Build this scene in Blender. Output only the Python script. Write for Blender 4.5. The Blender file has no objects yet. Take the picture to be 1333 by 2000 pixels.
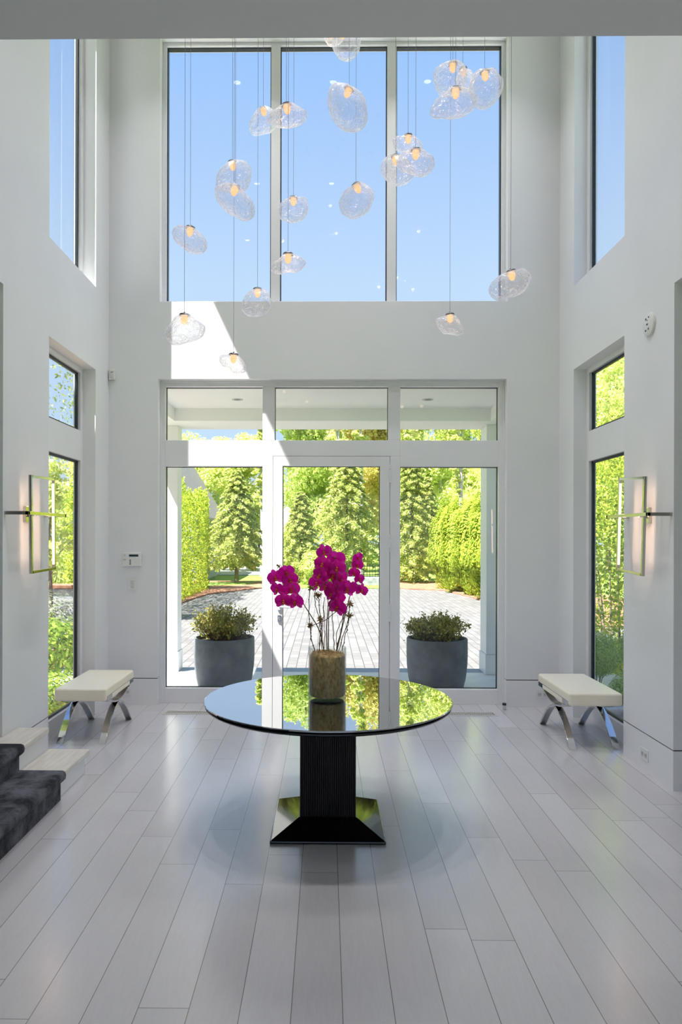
import bpy, bmesh, math, random
import numpy as np
from mathutils import Vector, Matrix, Euler

S = bpy.context.scene
COL = S.collection
rnd = random.Random(11)

# ------------------------------------------------------------------ camera
F_PX, YAW, ROLL = 1400.0, 0.0119, 0.0025
cam_d = bpy.data.cameras.new('camera')
cam_d.sensor_fit = 'VERTICAL'; cam_d.sensor_height = 36.0
cam_d.lens = F_PX / 2000.0 * 36.0
cam_d.shift_x = 0.02308; cam_d.shift_y = 0.02398
cam_d.clip_start = 0.05; cam_d.clip_end = 500
cam = bpy.data.objects.new('camera', cam_d); COL.objects.link(cam)
fw = Vector((-math.sin(YAW), math.cos(YAW), 0)); rt = Vector((math.cos(YAW), math.sin(YAW), 0)); up = Vector((0, 0, 1))
r2 = rt*math.cos(ROLL) + up*math.sin(ROLL); u2 = -rt*math.sin(ROLL) + up*math.cos(ROLL)
M = Matrix((r2, u2, -fw)).transposed().to_4x4(); M.translation = Vector((0, 0, 1.7))
cam.matrix_world = M
S.camera = cam

# ------------------------------------------------------------------ view, world, sun, lamp levels
S.view_settings.view_transform = 'Standard'; S.view_settings.look = 'None'
S.view_settings.gamma = 1.0; S.view_settings.exposure = 0.0; S.view_settings.use_curve_mapping = False
S.cycles.max_bounces = 10; S.cycles.diffuse_bounces = 5; S.cycles.glossy_bounces = 4
S.cycles.transparent_max_bounces = 24; S.cycles.transmission_bounces = 6
S.cycles.sample_clamp_indirect = 6.0; S.cycles.caustics_reflective = False; S.cycles.caustics_refractive = False
SKY_GAIN = 1.0
SUN_E = 17.5
HALL_W = 10.5      # each recessed lamp in the tall ceiling
ROOM_FILL_W = 0.5       # each unseen fill lamp added in the low ceiling
world = bpy.data.worlds.new('World'); S.world = world; world.use_nodes = True
nt = world.node_tree; nt.nodes.clear()
wo = nt.nodes.new('ShaderNodeOutputWorld'); bg = nt.nodes.new('ShaderNodeBackground')
tc = nt.nodes.new('ShaderNodeTexCoord'); sx = nt.nodes.new('ShaderNodeSeparateXYZ'); cr = nt.nodes.new('ShaderNodeValToRGB')
nt.links.new(tc.outputs['Generated'], sx.inputs[0]); nt.links.new(sx.outputs['Z'], cr.inputs[0])
nt.links.new(cr.outputs[0], bg.inputs[0]); nt.links.new(bg.outputs[0], wo.inputs[0])
bg.inputs[1].default_value = SKY_GAIN
e = cr.color_ramp.elements
e[0].position = 0.0; e[0].color = (.70, .87, 1.06, 1)
e[1].position = 1.0; e[1].color = (.20, .40, .90, 1)
for p_, c_ in ((.14, (.60, .81, 1.10, 1)), (.33, (.57, .77, 1.04, 1)), (.55, (.36, .60, 1.03, 1)), (.75, (.30, .52, .98, 1))):
    q = cr.color_ramp.elements.new(p_); q.color = c_
SUN_DIR = Vector((1.55, 1.0, -3.3)).normalized()
sd = bpy.data.lights.new('sun', 'SUN'); sd.energy = SUN_E; sd.angle = math.radians(.53); sd.color = (1, .965, .90)
so = bpy.data.objects.new('sun', sd); COL.objects.link(so)
so.rotation_euler = SUN_DIR.to_track_quat('-Z', 'Y').to_euler(); so.location = (-20, -12, 40)

# ------------------------------------------------------------------ node materials
def lin(r, g, b):
    return tuple(((c/255)/12.92 if c/255 < .04045 else ((c/255+.055)/1.055)**2.4) for c in (r, g, b)) + (1,)
def mat(name, color=(.8, .8, .8, 1), rough=.5, metal=0.0, spec=.5, **kw):
    m = bpy.data.materials.new(name); m.use_nodes = True
    b = m.node_tree.nodes['Principled BSDF']
    b.inputs['Base Color'].default_value = color; b.inputs['Roughness'].default_value = rough
    b.inputs['Metallic'].default_value = metal; b.inputs['Specular IOR Level'].default_value = spec
    for k, v in kw.items(): b.inputs[k].default_value = v
    return m
def N(m, t, **kw):
    n = m.node_tree.nodes.new(t)
    for k, v in kw.items(): setattr(n, k, v)
    return n
def L(m, a, b): m.node_tree.links.new(a, b)
def P(m): return m.node_tree.nodes['Principled BSDF']
def noise_col(m, c1, c2, scale=5, detail=4, stretch=(1, 1, 1), bump=0, lo=.3, hi=.7, rough=.55):
    t = N(m, 'ShaderNodeTexCoord'); mp = N(m, 'ShaderNodeMapping'); mp.inputs['Scale'].default_value = stretch
    n = N(m, 'ShaderNodeTexNoise'); n.inputs['Scale'].default_value = scale; n.inputs['Detail'].default_value = detail; n.inputs['Roughness'].default_value = rough
    r = N(m, 'ShaderNodeValToRGB'); r.color_ramp.elements[0].color = c1; r.color_ramp.elements[1].color = c2
    r.color_ramp.elements[0].position = lo; r.color_ramp.elements[1].position = hi
    L(m, t.outputs['Object'], mp.inputs[0]); L(m, mp.outputs[0], n.inputs['Vector']); L(m, n.outputs[0], r.inputs[0])
    L(m, r.outputs[0], P(m).inputs['Base Color'])
    if bump:
        bp = N(m, 'ShaderNodeBump'); bp.inputs['Strength'].default_value = bump; bp.inputs['Distance'].default_value = .01
        L(m, n.outputs[0], bp.inputs['Height']); L(m, bp.outputs[0], P(m).inputs['Normal'])
    return m

MT = {}
MT['wall'] = noise_col(mat('wall_paint', rough=.6, spec=.25), (.815, .815, .83, 1), (.84, .84, .855, 1), 2.0, 3)
MT['ceil'] = noise_col(mat('ceiling_paint', rough=.7, spec=.2), (.84, .84, .84, 1), (.87, .87, .87, 1), 2.0, 3)
MT['soffit'] = noise_col(mat('porch_soffit_paint', rough=.6, spec=.2), (.90, .90, .90, 1), (.93, .93, .93, 1), 2.0, 3)
MT['white'] = noise_col(mat('white_lacquer', rough=.35, spec=.4), (.83, .825, .84, 1), (.85, .845, .86, 1), 3.0, 2)
MT['plastic'] = noise_col(mat('white_plastic', rough=.4), (.78, .78, .76, 1), (.81, .81, .79, 1), 20, 2)
MT['gasket'] = noise_col(mat('black_gasket', rough=.4), (.006, .012, .018, 1), (.012, .022, .032, 1), 20, 2)
MT['gap'] = noise_col(mat('painted_gap_shade', rough=.9, spec=.1), (.02, .02, .02, 1), (.03, .03, .03, 1), 20, 2)  # shade of the baseboard gap put into the colour
MT['black'] = noise_col(mat('black_lacquer', rough=.06, spec=.8), (.004, .004, .005, 1), (.007, .006, .007, 1), 4, 2)
MT['flute'] = noise_col(mat('dark_fluted_wood', rough=.42, spec=.4), (.011, .009, .010, 1), (.020, .017, .018, 1), 30, 3, (1, 1, .05))
MT['chrome'] = noise_col(mat('polished_steel', rough=.06, metal=1.0), (.62, .62, .63, 1), (.68, .68, .68, 1), 3, 2)
MT['bronze'] = noise_col(mat('polished_nickel', rough=.07, metal=1.0), (.50, .47, .42, 1), (.58, .54, .47, 1), 3, 2)
MT['cream'] = noise_col(mat('cream_leather', rough=.42, spec=.4), (.94, .845, .665, 1), (.96, .875, .715, 1), 12, 5, bump=.03)
MT['brass'] = noise_col(mat('warm_brass', rough=.2, metal=1.0), (.7, .55, .3, 1), (.75, .6, .34, 1), 5, 2)
MT['cord'] = noise_col(mat('grey_cord', rough=.5), (.11, .13, .17, 1), (.14, .16, .20, 1), 50, 1)
MT['cap'] = noise_col(mat('dark_metal_cap', rough=.3, metal=.9), (.16, .16, .17, 1), (.22, .22, .23, 1), 10, 2)
MT['concrete'] = noise_col(mat('charcoal_concrete', rough=.62, spec=.35), (.085, .095, .108, 1), (.165, .178, .195, 1), 5, 8, bump=.06)
MT['soil'] = noise_col(mat('dark_soil', rough=.95), (.02, .014, .01, 1), (.05, .035, .025, 1), 30, 5, bump=.5)
MT['coir'] = noise_col(mat('coir_fibre', rough=.95, spec=.1), (.38, .19, .05, 1), (1.0, .72, .34, 1), 55, 8, (1, 1, .5), bump=.4, lo=.36, hi=.64, rough=.8)
MT['bark'] = noise_col(mat('tree_bark', rough=.95, spec=.1), (.13, .10, .08, 1), (.30, .25, .20, 1), 6, 5, (1, 1, .2), bump=.3)
MT['birch'] = noise_col(mat('pale_birch_bark', rough=.9, spec=.1), (.38, .36, .33, 1), (.75, .73, .70, 1), 5, 5, (1, 1, 2.5), bump=.2)
MT['stem'] = noise_col(mat('dry_stem', rough=.8), (.14, .075, .055, 1), (.30, .17, .11, 1), 30, 4)
MT['greenstem'] = noise_col(mat('orchid_stem', rough=.6), (.20, .13, .07, 1), (.32, .22, .12, 1), 30, 4)
MT['seed'] = noise_col(mat('dried_seed_head', rough=.9), (.22, .13, .045, 1), (.50, .33, .14, 1), 60, 4)
MT['lip'] = noise_col(mat('orchid_lip', rough=.5), (.50, .03, .03, 1), (.75, .16, .02, 1), 60, 2)
MT['roof'] = noise_col(mat('grey_shingles', rough=.9), (.30, .28, .28, 1), (.46, .42, .42, 1), 8, 5, (1, 1, 4))
MT['siding'] = noise_col(mat('blue_grey_siding', rough=.8), (.36, .42, .46, 1), (.42, .48, .52, 1), 3, 4, (.2, .2, 8))
MT['stone'] = noise_col(mat('stacked_fieldstone', rough=.9), (.22, .24, .30, 1), (.62, .62, .66, 1), 4.5, 6, (1, 1, 2), bump=.5)
MT['iron'] = noise_col(mat('black_iron', rough=.5), (.012, .013, .015, 1), (.02, .022, .025, 1), 20, 2)
MT['mulch'] = noise_col(mat('bark_mulch', rough=.95), (.20, .085, .045, 1), (.50, .25, .15, 1), 9, 8, bump=.4)
MT['grass'] = noise_col(mat('lawn_grass', rough=.95), (.10, .20, .025, 1), (.30, .42, .08, 1), 7, 8, bump=.4)
MT['asphalt'] = noise_col(mat('pale_asphalt', rough=.9), (.30, .31, .34, 1), (.42, .43, .46, 1), 6, 8)
MT['porchfloor'] = noise_col(mat('pale_limestone', rough=.45), (.60, .60, .59, 1), (.70, .70, .69, 1), 5, 6)
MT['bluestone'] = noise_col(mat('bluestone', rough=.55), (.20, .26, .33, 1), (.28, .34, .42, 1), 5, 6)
MT['lcd'] = noise_col(mat('lcd_screen', rough=.2), (.012, .028, .035, 1), (.02, .04, .05, 1), 20, 1)
MT['button'] = noise_col(mat('grey_button', rough=.5), (.10, .11, .11, 1), (.16, .17, .17, 1), 20, 1)
MT['palebtn'] = noise_col(mat('pale_button', rough=.5), (.60, .60, .60, 1), (.64, .64, .64, 1), 20, 1)
MT['slot'] = noise_col(mat('dark_slot', rough=.8), (.03, .03, .03, 1), (.05, .05, .05, 1), 20, 1)
MT['ventwood'] = noise_col(mat('pale_vent_wood', rough=.45), (.60, .55, .50, 1), (.68, .63, .58, 1), 8, 4, (6, 1, 1))
MT['treadwood'] = noise_col(mat('pale_tread_oak', rough=.38), (.66, .60, .54, 1), (.80, .75, .69, 1), 7, 6, (7, .7, 4), bump=.03)

def emit(name, col, s):
    m = bpy.data.materials.new(name); m.use_nodes = True; t = m.node_tree; t.nodes.clear()
    o = t.nodes.new('ShaderNodeOutputMaterial'); q = t.nodes.new('ShaderNodeEmission')
    q.inputs[0].default_value = col; q.inputs[1].default_value = s; t.links.new(q.outputs[0], o.inputs[0]); return m
MT['led'] = emit('led_strip', (1, .72, .52, 1), 2.6)
def soft_emit(name, col, s):
    m = bpy.data.materials.new(name); m.use_nodes = True; t = m.node_tree; t.nodes.clear(); nn = t.nodes.new
    o = nn('ShaderNodeOutputMaterial'); q = nn('ShaderNodeEmission'); tr = nn('ShaderNodeBsdfTransparent'); mx = nn('ShaderNodeMixShader'); lw = nn('ShaderNodeLayerWeight'); pw = nn('ShaderNodeMath')
    q.inputs[0].default_value = col; q.inputs[1].default_value = s; lw.inputs[0].default_value = .5; pw.operation = 'POWER'; pw.inputs[1].default_value = .8
    t.links.new(lw.outputs['Facing'], pw.inputs[0]); t.links.new(pw.outputs[0], mx.inputs[0]); t.links.new(q.outputs[0], mx.inputs[1]); t.links.new(tr.outputs[0], mx.inputs[2]); t.links.new(mx.outputs[0], o.inputs[0]); return m
MT['bulb'] = soft_emit('warm_bulb', (1, .52, .19, 1), 1.6)
MT['lens'] = emit('downlight_lens', (1, .93, .82, 1), 14.0)

def glass(name, tint, ior=1.45, boost=1.0):
    m = bpy.data.materials.new(name); m.use_nodes = True; t = m.node_tree; t.nodes.clear()
    o = t.nodes.new('ShaderNodeOutputMaterial'); mx = t.nodes.new('ShaderNodeMixShader')
    tr = t.nodes.new('ShaderNodeBsdfTransparent'); gl = t.nodes.new('ShaderNodeBsdfGlossy')
    fr = t.nodes.new('ShaderNodeFresnel'); ge = t.nodes.new('ShaderNodeNewGeometry'); ma = t.nodes.new('ShaderNodeMath'); mb = t.nodes.new('ShaderNodeMath')
    tr.inputs[0].default_value = tint; gl.inputs['Roughness'].default_value = 0.0; fr.inputs['IOR'].default_value = ior
    ma.operation = 'SUBTRACT'; ma.inputs[0].default_value = 1.0; t.links.new(ge.outputs['Backfacing'], ma.inputs[1])
    mb.operation = 'MULTIPLY'; t.links.new(fr.outputs[0], mb.inputs[0]); t.links.new(ma.outputs[0], mb.inputs[1])
    t.links.new(mb.outputs[0], mx.inputs[0]); t.links.new(tr.outputs[0], mx.inputs[1]); t.links.new(gl.outputs[0], mx.inputs[2])
    t.links.new(mx.outputs[0], o.inputs[0]); return m
MT['pane'] = glass('window_pane', (.985, .99, .99, 1))
def edge_glass(name, lo, hi, body, blend, bump_scale, bump_s, tint):
    m = bpy.data.materials.new(name); m.use_nodes = True; t = m.node_tree; t.nodes.clear()
    nn = t.nodes.new
    o = nn('ShaderNodeOutputMaterial'); mx = nn('ShaderNodeMixShader'); m2 = nn('ShaderNodeMixShader'); m3 = nn('ShaderNodeMixShader')
    tr = nn('ShaderNodeBsdfTransparent'); tr.inputs[0].default_value = tint
    gl = nn('ShaderNodeBsdfGlossy'); gl.inputs['Roughness'].default_value = .06; gl.inputs['Color'].default_value = (.95, .96, 1, 1)
    df = nn('ShaderNodeBsdfDiffuse'); df.inputs[0].default_value = body
    tl = nn('ShaderNodeBsdfTranslucent'); tl.inputs[0].default_value = body
    lw = nn('ShaderNodeLayerWeight'); lw.inputs[0].default_value = blend
    mr = nn('ShaderNodeMapRange'); mr.inputs['To Min'].default_value = lo; mr.inputs['To Max'].default_value = hi
    m3.inputs[0].default_value = .5; m2.inputs[0].default_value = .30
    t.links.new(df.outputs[0], m3.inputs[1]); t.links.new(tl.outputs[0], m3.inputs[2])
    t.links.new(m3.outputs[0], m2.inputs[1]); t.links.new(gl.outputs[0], m2.inputs[2])
    if bump_s:
        tcn = nn('ShaderNodeTexCoord'); no = nn('ShaderNodeTexNoise'); no.inputs['Scale'].default_value = bump_scale; no.inputs['Detail'].default_value = 2
        no.inputs['Distortion'].default_value = 2.2
        bp = nn('ShaderNodeBump'); bp.inputs['Strength'].default_value = bump_s; bp.inputs['Distance'].default_value = .045
        t.links.new(tcn.outputs['Object'], no.inputs['Vector']); t.links.new(no.outputs[0], bp.inputs['Height'])
        for q in (lw, gl): t.links.new(bp.outputs[0], q.inputs['Normal'])
    t.links.new(lw.outputs['Facing'], mr.inputs[0]); t.links.new(mr.outputs[0], mx.inputs[0])
    t.links.new(tr.outputs[0], mx.inputs[1]); t.links.new(m2.outputs[0], mx.inputs[2]); t.links.new(mx.outputs[0], o.inputs[0])
    return m
MT['pendant'] = edge_glass('crumpled_glass', .14, .72, (.84, .86, .93, 1), .42, 11.0, .75, (.90, .92, .955, 1))
MT['vase'] = edge_glass('clear_vase_glass', .03, .55, (.55, .66, .66, 1), .32, 1, 0, (.97, .985, .98, 1))

def leaf_mat(name, ramp, transl=.55, rough=.55):
    m = bpy.data.materials.new(name); m.use_nodes = True; t = m.node_tree; t.nodes.clear(); nn = t.nodes.new
    o = nn('ShaderNodeOutputMaterial'); mx = nn('ShaderNodeMixShader'); b = nn('ShaderNodeBsdfPrincipled'); tl = nn('ShaderNodeBsdfTranslucent')
    ge = nn('ShaderNodeNewGeometry'); r = nn('ShaderNodeValToRGB')
    for i, c in enumerate(ramp):
        pos = i/(len(ramp)-1)
        el = r.color_ramp.elements[i] if i < 2 else r.color_ramp.elements.new(pos)
        el.position = pos; el.color = c + (1,)
    t.links.new(ge.outputs['Random Per Island'], r.inputs[0])
    t.links.new(r.outputs[0], b.inputs['Base Color']); t.links.new(r.outputs[0], tl.inputs[0])
    b.inputs['Roughness'].default_value = rough; b.inputs['Specular IOR Level'].default_value = .25
    mx.inputs[0].default_value = transl
    t.links.new(b.outputs[0], mx.inputs[1]); t.links.new(tl.outputs[0], mx.inputs[2]); t.links.new(mx.outputs[0], o.inputs[0]); return m
MT['lf_spring'] = leaf_mat('spring_leaves', [(.56, .66, .14), (.76, .82, .28), (.88, .90, .50)])
MT['lf_rust'] = leaf_mat('young_rusty_leaves', [(.62, .62, .18), (.80, .76, .30), (.86, .72, .38)])
MT['lf_mid'] = leaf_mat('mid_green_leaves', [(.44, .58, .12), (.64, .74, .22), (.80, .84, .42)])
MT['lf_hedge'] = leaf_mat('hedge_leaves', [(.26, .40, .05), (.54, .63, .09), (.78, .84, .13)])
MT['lf_shrub'] = leaf_mat('garden_shrub_leaves', [(.10, .20, .03), (.28, .42, .06), (.55, .65, .14)])
MT['lf_con'] = leaf_mat('conifer_needles', [(.26, .35, .07), (.60, .66, .18), (.85, .85, .42)], .45)
MT['lf_pine'] = leaf_mat('pine_needles', [(.16, .24, .10), (.28, .34, .12), (.42, .44, .16)], .3)
MT['lf_box'] = leaf_mat('boxwood_leaves', [(.24, .40, .09), (.42, .60, .15), (.62, .75, .26)], .3)
MT['lf_pot'] = leaf_mat('planter_shrub_leaves', [(.16, .19, .04), (.34, .34, .08), (.55, .46, .12)], .3)
MT['lf_grey'] = leaf_mat('grey_green_leaves', [(.16, .21, .13), (.26, .31, .20), (.36, .40, .27)], .3)
MT['petal'] = leaf_mat('magenta_petals', [(.68, .003, .36), (1.0, .012, .56), (1.0, .12, .74)], .5, .45)

# carpet
m = mat('grey_carpet_pile', rough=.95, spec=.1); m = noise_col(m, (.010, .010, .015, 1), (.15, .15, .18, 1), 6.5, 8, (1, 1, 1), 0, .40, .64, .68)
n2 = N(m, 'ShaderNodeTexNoise'); n2.inputs['Scale'].default_value = 260; bp = N(m, 'ShaderNodeBump'); bp.inputs['Strength'].default_value = .6; bp.inputs['Distance'].default_value = .01
L(m, n2.outputs[0], bp.inputs['Height']); L(m, bp.outputs[0], P(m).inputs['Normal']); P(m).inputs['Sheen Weight'].default_value = .15
MT['carpet'] = m
# dark mirror tabletop
MT['mirror'] = noise_col(mat('dark_mirror_glass', rough=.0, metal=1.0), (.52, .53, .55, 1), (.54, .55, .57, 1), 2, 1)

# wide pale oak planks running towards the door
def plank_mat():
    m = mat('white_oak_planks', rough=.33, spec=1.0); PW = .1843
    def MA(op, a, b=None, c=None):
        n = N(m, 'ShaderNodeMath', operation=op)
        for i, v in enumerate((a, b, c)):
            if v is None: continue
            if isinstance(v, (int, float)): n.inputs[i].default_value = v
            else: L(m, v, n.inputs[i])
        return n.outputs[0]
    t = N(m, 'ShaderNodeTexCoord'); s = N(m, 'ShaderNodeSeparateXYZ'); L(m, t.outputs['Object'], s.inputs[0])
    u = MA('DIVIDE', MA('ADD', s.outputs[0], .12), PW); iu = MA('FLOOR', u); fu = MA('SUBTRACT', u, iu)
    w1 = N(m, 'ShaderNodeTexWhiteNoise', noise_dimensions='1D'); L(m, iu, w1.inputs['W'])
    ln = MA('ADD', 1.55, MA('MULTIPLY', w1.outputs[0], .7))
    v = MA('DIVIDE', MA('ADD', s.outputs[1], MA('MULTIPLY', w1.outputs[0], 17.3)), ln); iv = MA('FLOOR', v); fv = MA('SUBTRACT', v, iv)
    w2 = N(m, 'ShaderNodeTexWhiteNoise', noise_dimensions='2D'); cb = N(m, 'ShaderNodeCombineXYZ'); L(m, iu, cb.inputs[0]); L(m, iv, cb.inputs[1]); L(m, cb.outputs[0], w2.inputs['Vector'])
    du = MA('MULTIPLY', MA('MINIMUM', fu, MA('SUBTRACT', 1.0, fu)), PW)
    dv = MA('MULTIPLY', MA('MINIMUM', fv, MA('SUBTRACT', 1.0, fv)), ln)
    seam = MA('LESS_THAN', MA('MINIMUM', du, dv), .0015)
    cv = N(m, 'ShaderNodeCombineXYZ'); L(m, MA('MULTIPLY', s.outputs[0], 7.0), cv.inputs[0]); L(m, MA('MULTIPLY', s.outputs[1], .75), cv.inputs[1]); L(m, MA('MULTIPLY', w2.outputs[0], 40.0), cv.inputs[2])
    g = N(m, 'ShaderNodeTexNoise'); g.inputs['Scale'].default_value = 2.0; g.inputs['Detail'].default_value = 3; g.inputs['Distortion'].default_value = .6; L(m, cv.outputs[0], g.inputs['Vector'])
    rings = MA('ABSOLUTE', MA('SUBTRACT', MA('FRACT', MA('MULTIPLY', g.outputs[0], 9.0)), .5))
    gf = N(m, 'ShaderNodeTexNoise'); gf.inputs['Scale'].default_value = 26; gf.inputs['Detail'].default_value = 4; L(m, cv.outputs[0], gf.inputs['Vector'])
    tone = MA('ADD', MA('MULTIPLY', w2.outputs[0], .55), MA('ADD', MA('MULTIPLY', rings, .30), MA('ADD', .11, MA('MULTIPLY', gf.outputs[0], .11))))
    r = N(m, 'ShaderNodeValToRGB'); L(m, tone, r.inputs[0])
    r.color_ramp.elements[0].position = .1; r.color_ramp.elements[0].color = (.575, .548, .56, 1)
    r.color_ramp.elements[1].position = 1.1; r.color_ramp.elements[1].color = (.71, .69, .71, 1)
    mx = N(m, 'ShaderNodeMix', data_type='RGBA'); L(m, seam, mx.inputs[0]); L(m, r.outputs[0], mx.inputs[6]); mx.inputs[7].default_value = (.21, .18, .165, 1)
    L(m, mx.outputs[2], P(m).inputs['Base Color'])
    P(m).inputs['Roughness'].default_value = .235
    P(m).inputs['Coat Weight'].default_value = .22; P(m).inputs['Coat Roughness'].default_value = .16
    bp = N(m, 'ShaderNodeBump'); bp.inputs['Strength'].default_value = .12; bp.inputs['Distance'].default_value = .004
    L(m, MA('SUBTRACT', 0.0, seam), bp.inputs['Height']); L(m, bp.outputs[0], P(m).inputs['Normal'])
    return m
MT['planks'] = plank_mat()
def paver_mat():
    m = mat('grey_pavers', rough=.85, spec=.2); t = N(m, 'ShaderNodeTexCoord'); mp = N(m, 'ShaderNodeMapping'); mp.inputs['Rotation'].default_value = (0, 0, math.radians(90))
    b = N(m, 'ShaderNodeTexBrick'); b.inputs['Scale'].default_value = 1.0; b.inputs['Brick Width'].default_value = .30; b.inputs['Row Height'].default_value = .15; b.inputs['Mortar Size'].default_value = .007
    b.inputs['Color1'].default_value = (.165, .16, .157, 1); b.inputs['Color2'].default_value = (.225, .22, .216, 1); b.inputs['Mortar'].default_value = (.085, .08, .078, 1); b.inputs['Bias'].default_value = 0
    L(m, t.outputs['Object'], mp.inputs[0]); L(m, mp.outputs[0], b.inputs['Vector']); L(m, b.outputs[0], P(m).inputs['Base Color']); return m
MT['paver'] = paver_mat()

# ------------------------------------------------------------------ mesh helpers
class MB:
    def __init__(s): s.v = []; s.f = []; s.smooth = []
    def add(s, verts, faces, smooth=False):
        o = len(s.v); s.v += [tuple(x) for x in verts]; s.f += [tuple(i+o for i in f) for f in faces]; s.smooth += [smooth]*len(faces); return s
    def box(s, x0, x1, y0, y1, z0, z1):
        v = [(x0,y0,z0),(x1,y0,z0),(x1,y1,z0),(x0,y1,z0),(x0,y0,z1),(x1,y0,z1),(x1,y1,z1),(x0,y1,z1)]
        return s.add(v, [(0,3,2,1),(4,5,6,7),(0,1,5,4),(1,2,6,5),(2,3,7,6),(3,0,4,7)])
    def tube(s, pts, rad, seg=8, cap=True):
        pts = [Vector(p) for p in pts]; n = len(pts); rads = rad if isinstance(rad, (list, tuple)) else [rad]*n
        vs = []; ref = Vector((0, 0, 1)) if abs((pts[-1]-pts[0]).normalized().z) < .9 else Vector((1, 0, 0)); 
        for i, p in enumerate(pts):
            t = (pts[min(i+1, n-1)] - pts[max(i-1, 0)]).normalized()
            a = t.cross(ref)
            if a.length < 1e-4: a = t.cross(Vector((0, 1, 0)))
            a.normalize(); b = t.cross(a)
            for k in range(seg):
                w = 2*math.pi*k/seg; vs.append(p + (a*math.cos(w)+b*math.sin(w))*rads[i])
        fs = [(i*seg+k, i*seg+(k+1) % seg, (i+1)*seg+(k+1) % seg, (i+1)*seg+k) for i in range(n-1) for k in range(seg)]
        s.add(vs, fs, True)
        if cap:
            s.add(vs[:seg], [tuple(range(seg))]); s.add(vs[-seg:], [tuple(reversed(range(seg)))])
        return s
    def lathe(s, prof, seg=48, c=(0, 0, 0), close=True, smooth=True):
        vs = []; n = len(prof)
        for r, z in prof:
            for k in range(seg):
                w = 2*math.pi*k/seg; vs.append((c[0]+r*math.cos(w), c[1]+r*math.sin(w), c[2]+z))
        fs = [(i*seg+k, i*seg+(k+1) % seg, (i+1)*seg+(k+1) % seg, (i+1)*seg+k) for i in range(n-1) for k in range(seg)]
        s.add(vs, fs, smooth)
        if close:
            s.add(vs[:seg], [tuple(reversed(range(seg)))]); s.add(vs[-seg:], [tuple(range(seg))])
        return s
    def prism(s, poly, axis, a, b):
        def pt(p, h): return {'x': (h, p[0], p[1]), 'y': (p[0], h, p[1]), 'z': (p[0], p[1], h)}[axis]
        n = len(poly); v = [pt(p, a) for p in poly] + [pt(p, b) for p in poly]
        return s.add(v, [tuple(range(n)), tuple(reversed(range(n, 2*n)))] + [(i, i+n, (i+1) % n+n, (i+1) % n) for i in range(n)])
    def ball(s, c, r, seg=10, rings=6, sc=(1, 1, 1)):
        prof = [(max(1e-4, math.sin(math.pi*i/rings))*r, -math.cos(math.pi*i/rings)*r) for i in range(rings+1)]
        o = len(s.v); s.lathe(prof, seg, (0, 0, 0), False)
        for i in range(o, len(s.v)): x = s.v[i]; s.v[i] = (c[0]+x[0]*sc[0], c[1]+x[1]*sc[1], c[2]+x[2]*sc[2])
        return s
    def build(s, name, m, parent=None, bevel=0, seg=2, fix=True, sub=0):
        me = bpy.data.meshes.new(name); me.from_pydata([tuple(x) for x in s.v], [], s.f); me.materials.append(m)
        me.polygons.foreach_set('use_smooth', s.smooth)
        if fix:
            bm = bmesh.new(); bm.from_mesh(me); bmesh.ops.recalc_face_normals(bm, faces=bm.faces); bm.to_mesh(me); bm.free()
        me.update()
        if any(s.smooth): me.set_sharp_from_angle(angle=math.radians(42))
        o = bpy.data.objects.new(name, me); COL.objects.link(o)
        if parent is not None: o.parent = parent
        if bevel:
            b = o.modifiers.new('bevel', 'BEVEL'); b.width = bevel; b.segments = seg; b.limit_method = 'ANGLE'; b.angle_limit = math.radians(40)
        return o
def tag(o, label, cat=None, group=None, kind=None):
    o['label'] = label
    if cat: o['category'] = cat
    if group: o['group'] = group
    if kind: o['kind'] = kind
    return o
def empty(name, loc, label, cat, group=None, kind=None, rotz=0):
    o = bpy.data.objects.new(name, None); COL.objects.link(o); o.location = loc; o.rotation_euler = (0, 0, rotz); o.empty_display_size = .1
    return tag(o, label, cat, group, kind)
def copy_tree(o, parent=None):
    c = o.copy(); COL.objects.link(c)
    if parent is not None: c.parent = parent
    for ch in list(o.children): copy_tree(ch, c)
    return c
def boxes(lst):
    m = MB()
    for b in lst: m.box(*b)
    return m
def struct(name, lst, m, label, cat, bevel=0):
    return tag(boxes(lst).build(name, MT[m], bevel=bevel), label, cat, kind='structure')

# ------------------------------------------------------------------ the house shell
XL, XR, YF, YO = -2.191, 2.332, 7.19, 7.41          # hall sides, front wall inner and outer face
ZS, ZU, ZC = 3.405, 3.75, 7.0                        # low ceiling, upper floor, tall ceiling
YE, YB = 4.83, 2.45                                  # where the side walls end, edge of the low ceiling
WT = .20
GB, GT = .266, .274                                  # shadow gap above the baseboard
struct('floor', [(-6.35, 6.35, -4.35, YE+WT, -.3, 0), (XL-WT, XR+WT, YE+WT, 7.32, -.3, 0)], 'planks', 'wide pale oak plank floor running towards the front door', 'floor')
struct('ceiling', [(XL-WT, XR+WT, -4.35, YO, ZC, ZC+.25)], 'ceil', 'white ceiling high above the hall', 'ceiling')
struct('ceiling_low', [(-6.35, 6.35, -4.35, YB, ZS, ZU), (-6.35, XL-WT, YB, YE+WT, ZS, ZU), (XR+WT, 6.35, YB, YE+WT, ZS, ZU)], 'ceil', 'white low ceiling whose edge crosses the top of the view', 'ceiling')
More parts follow.
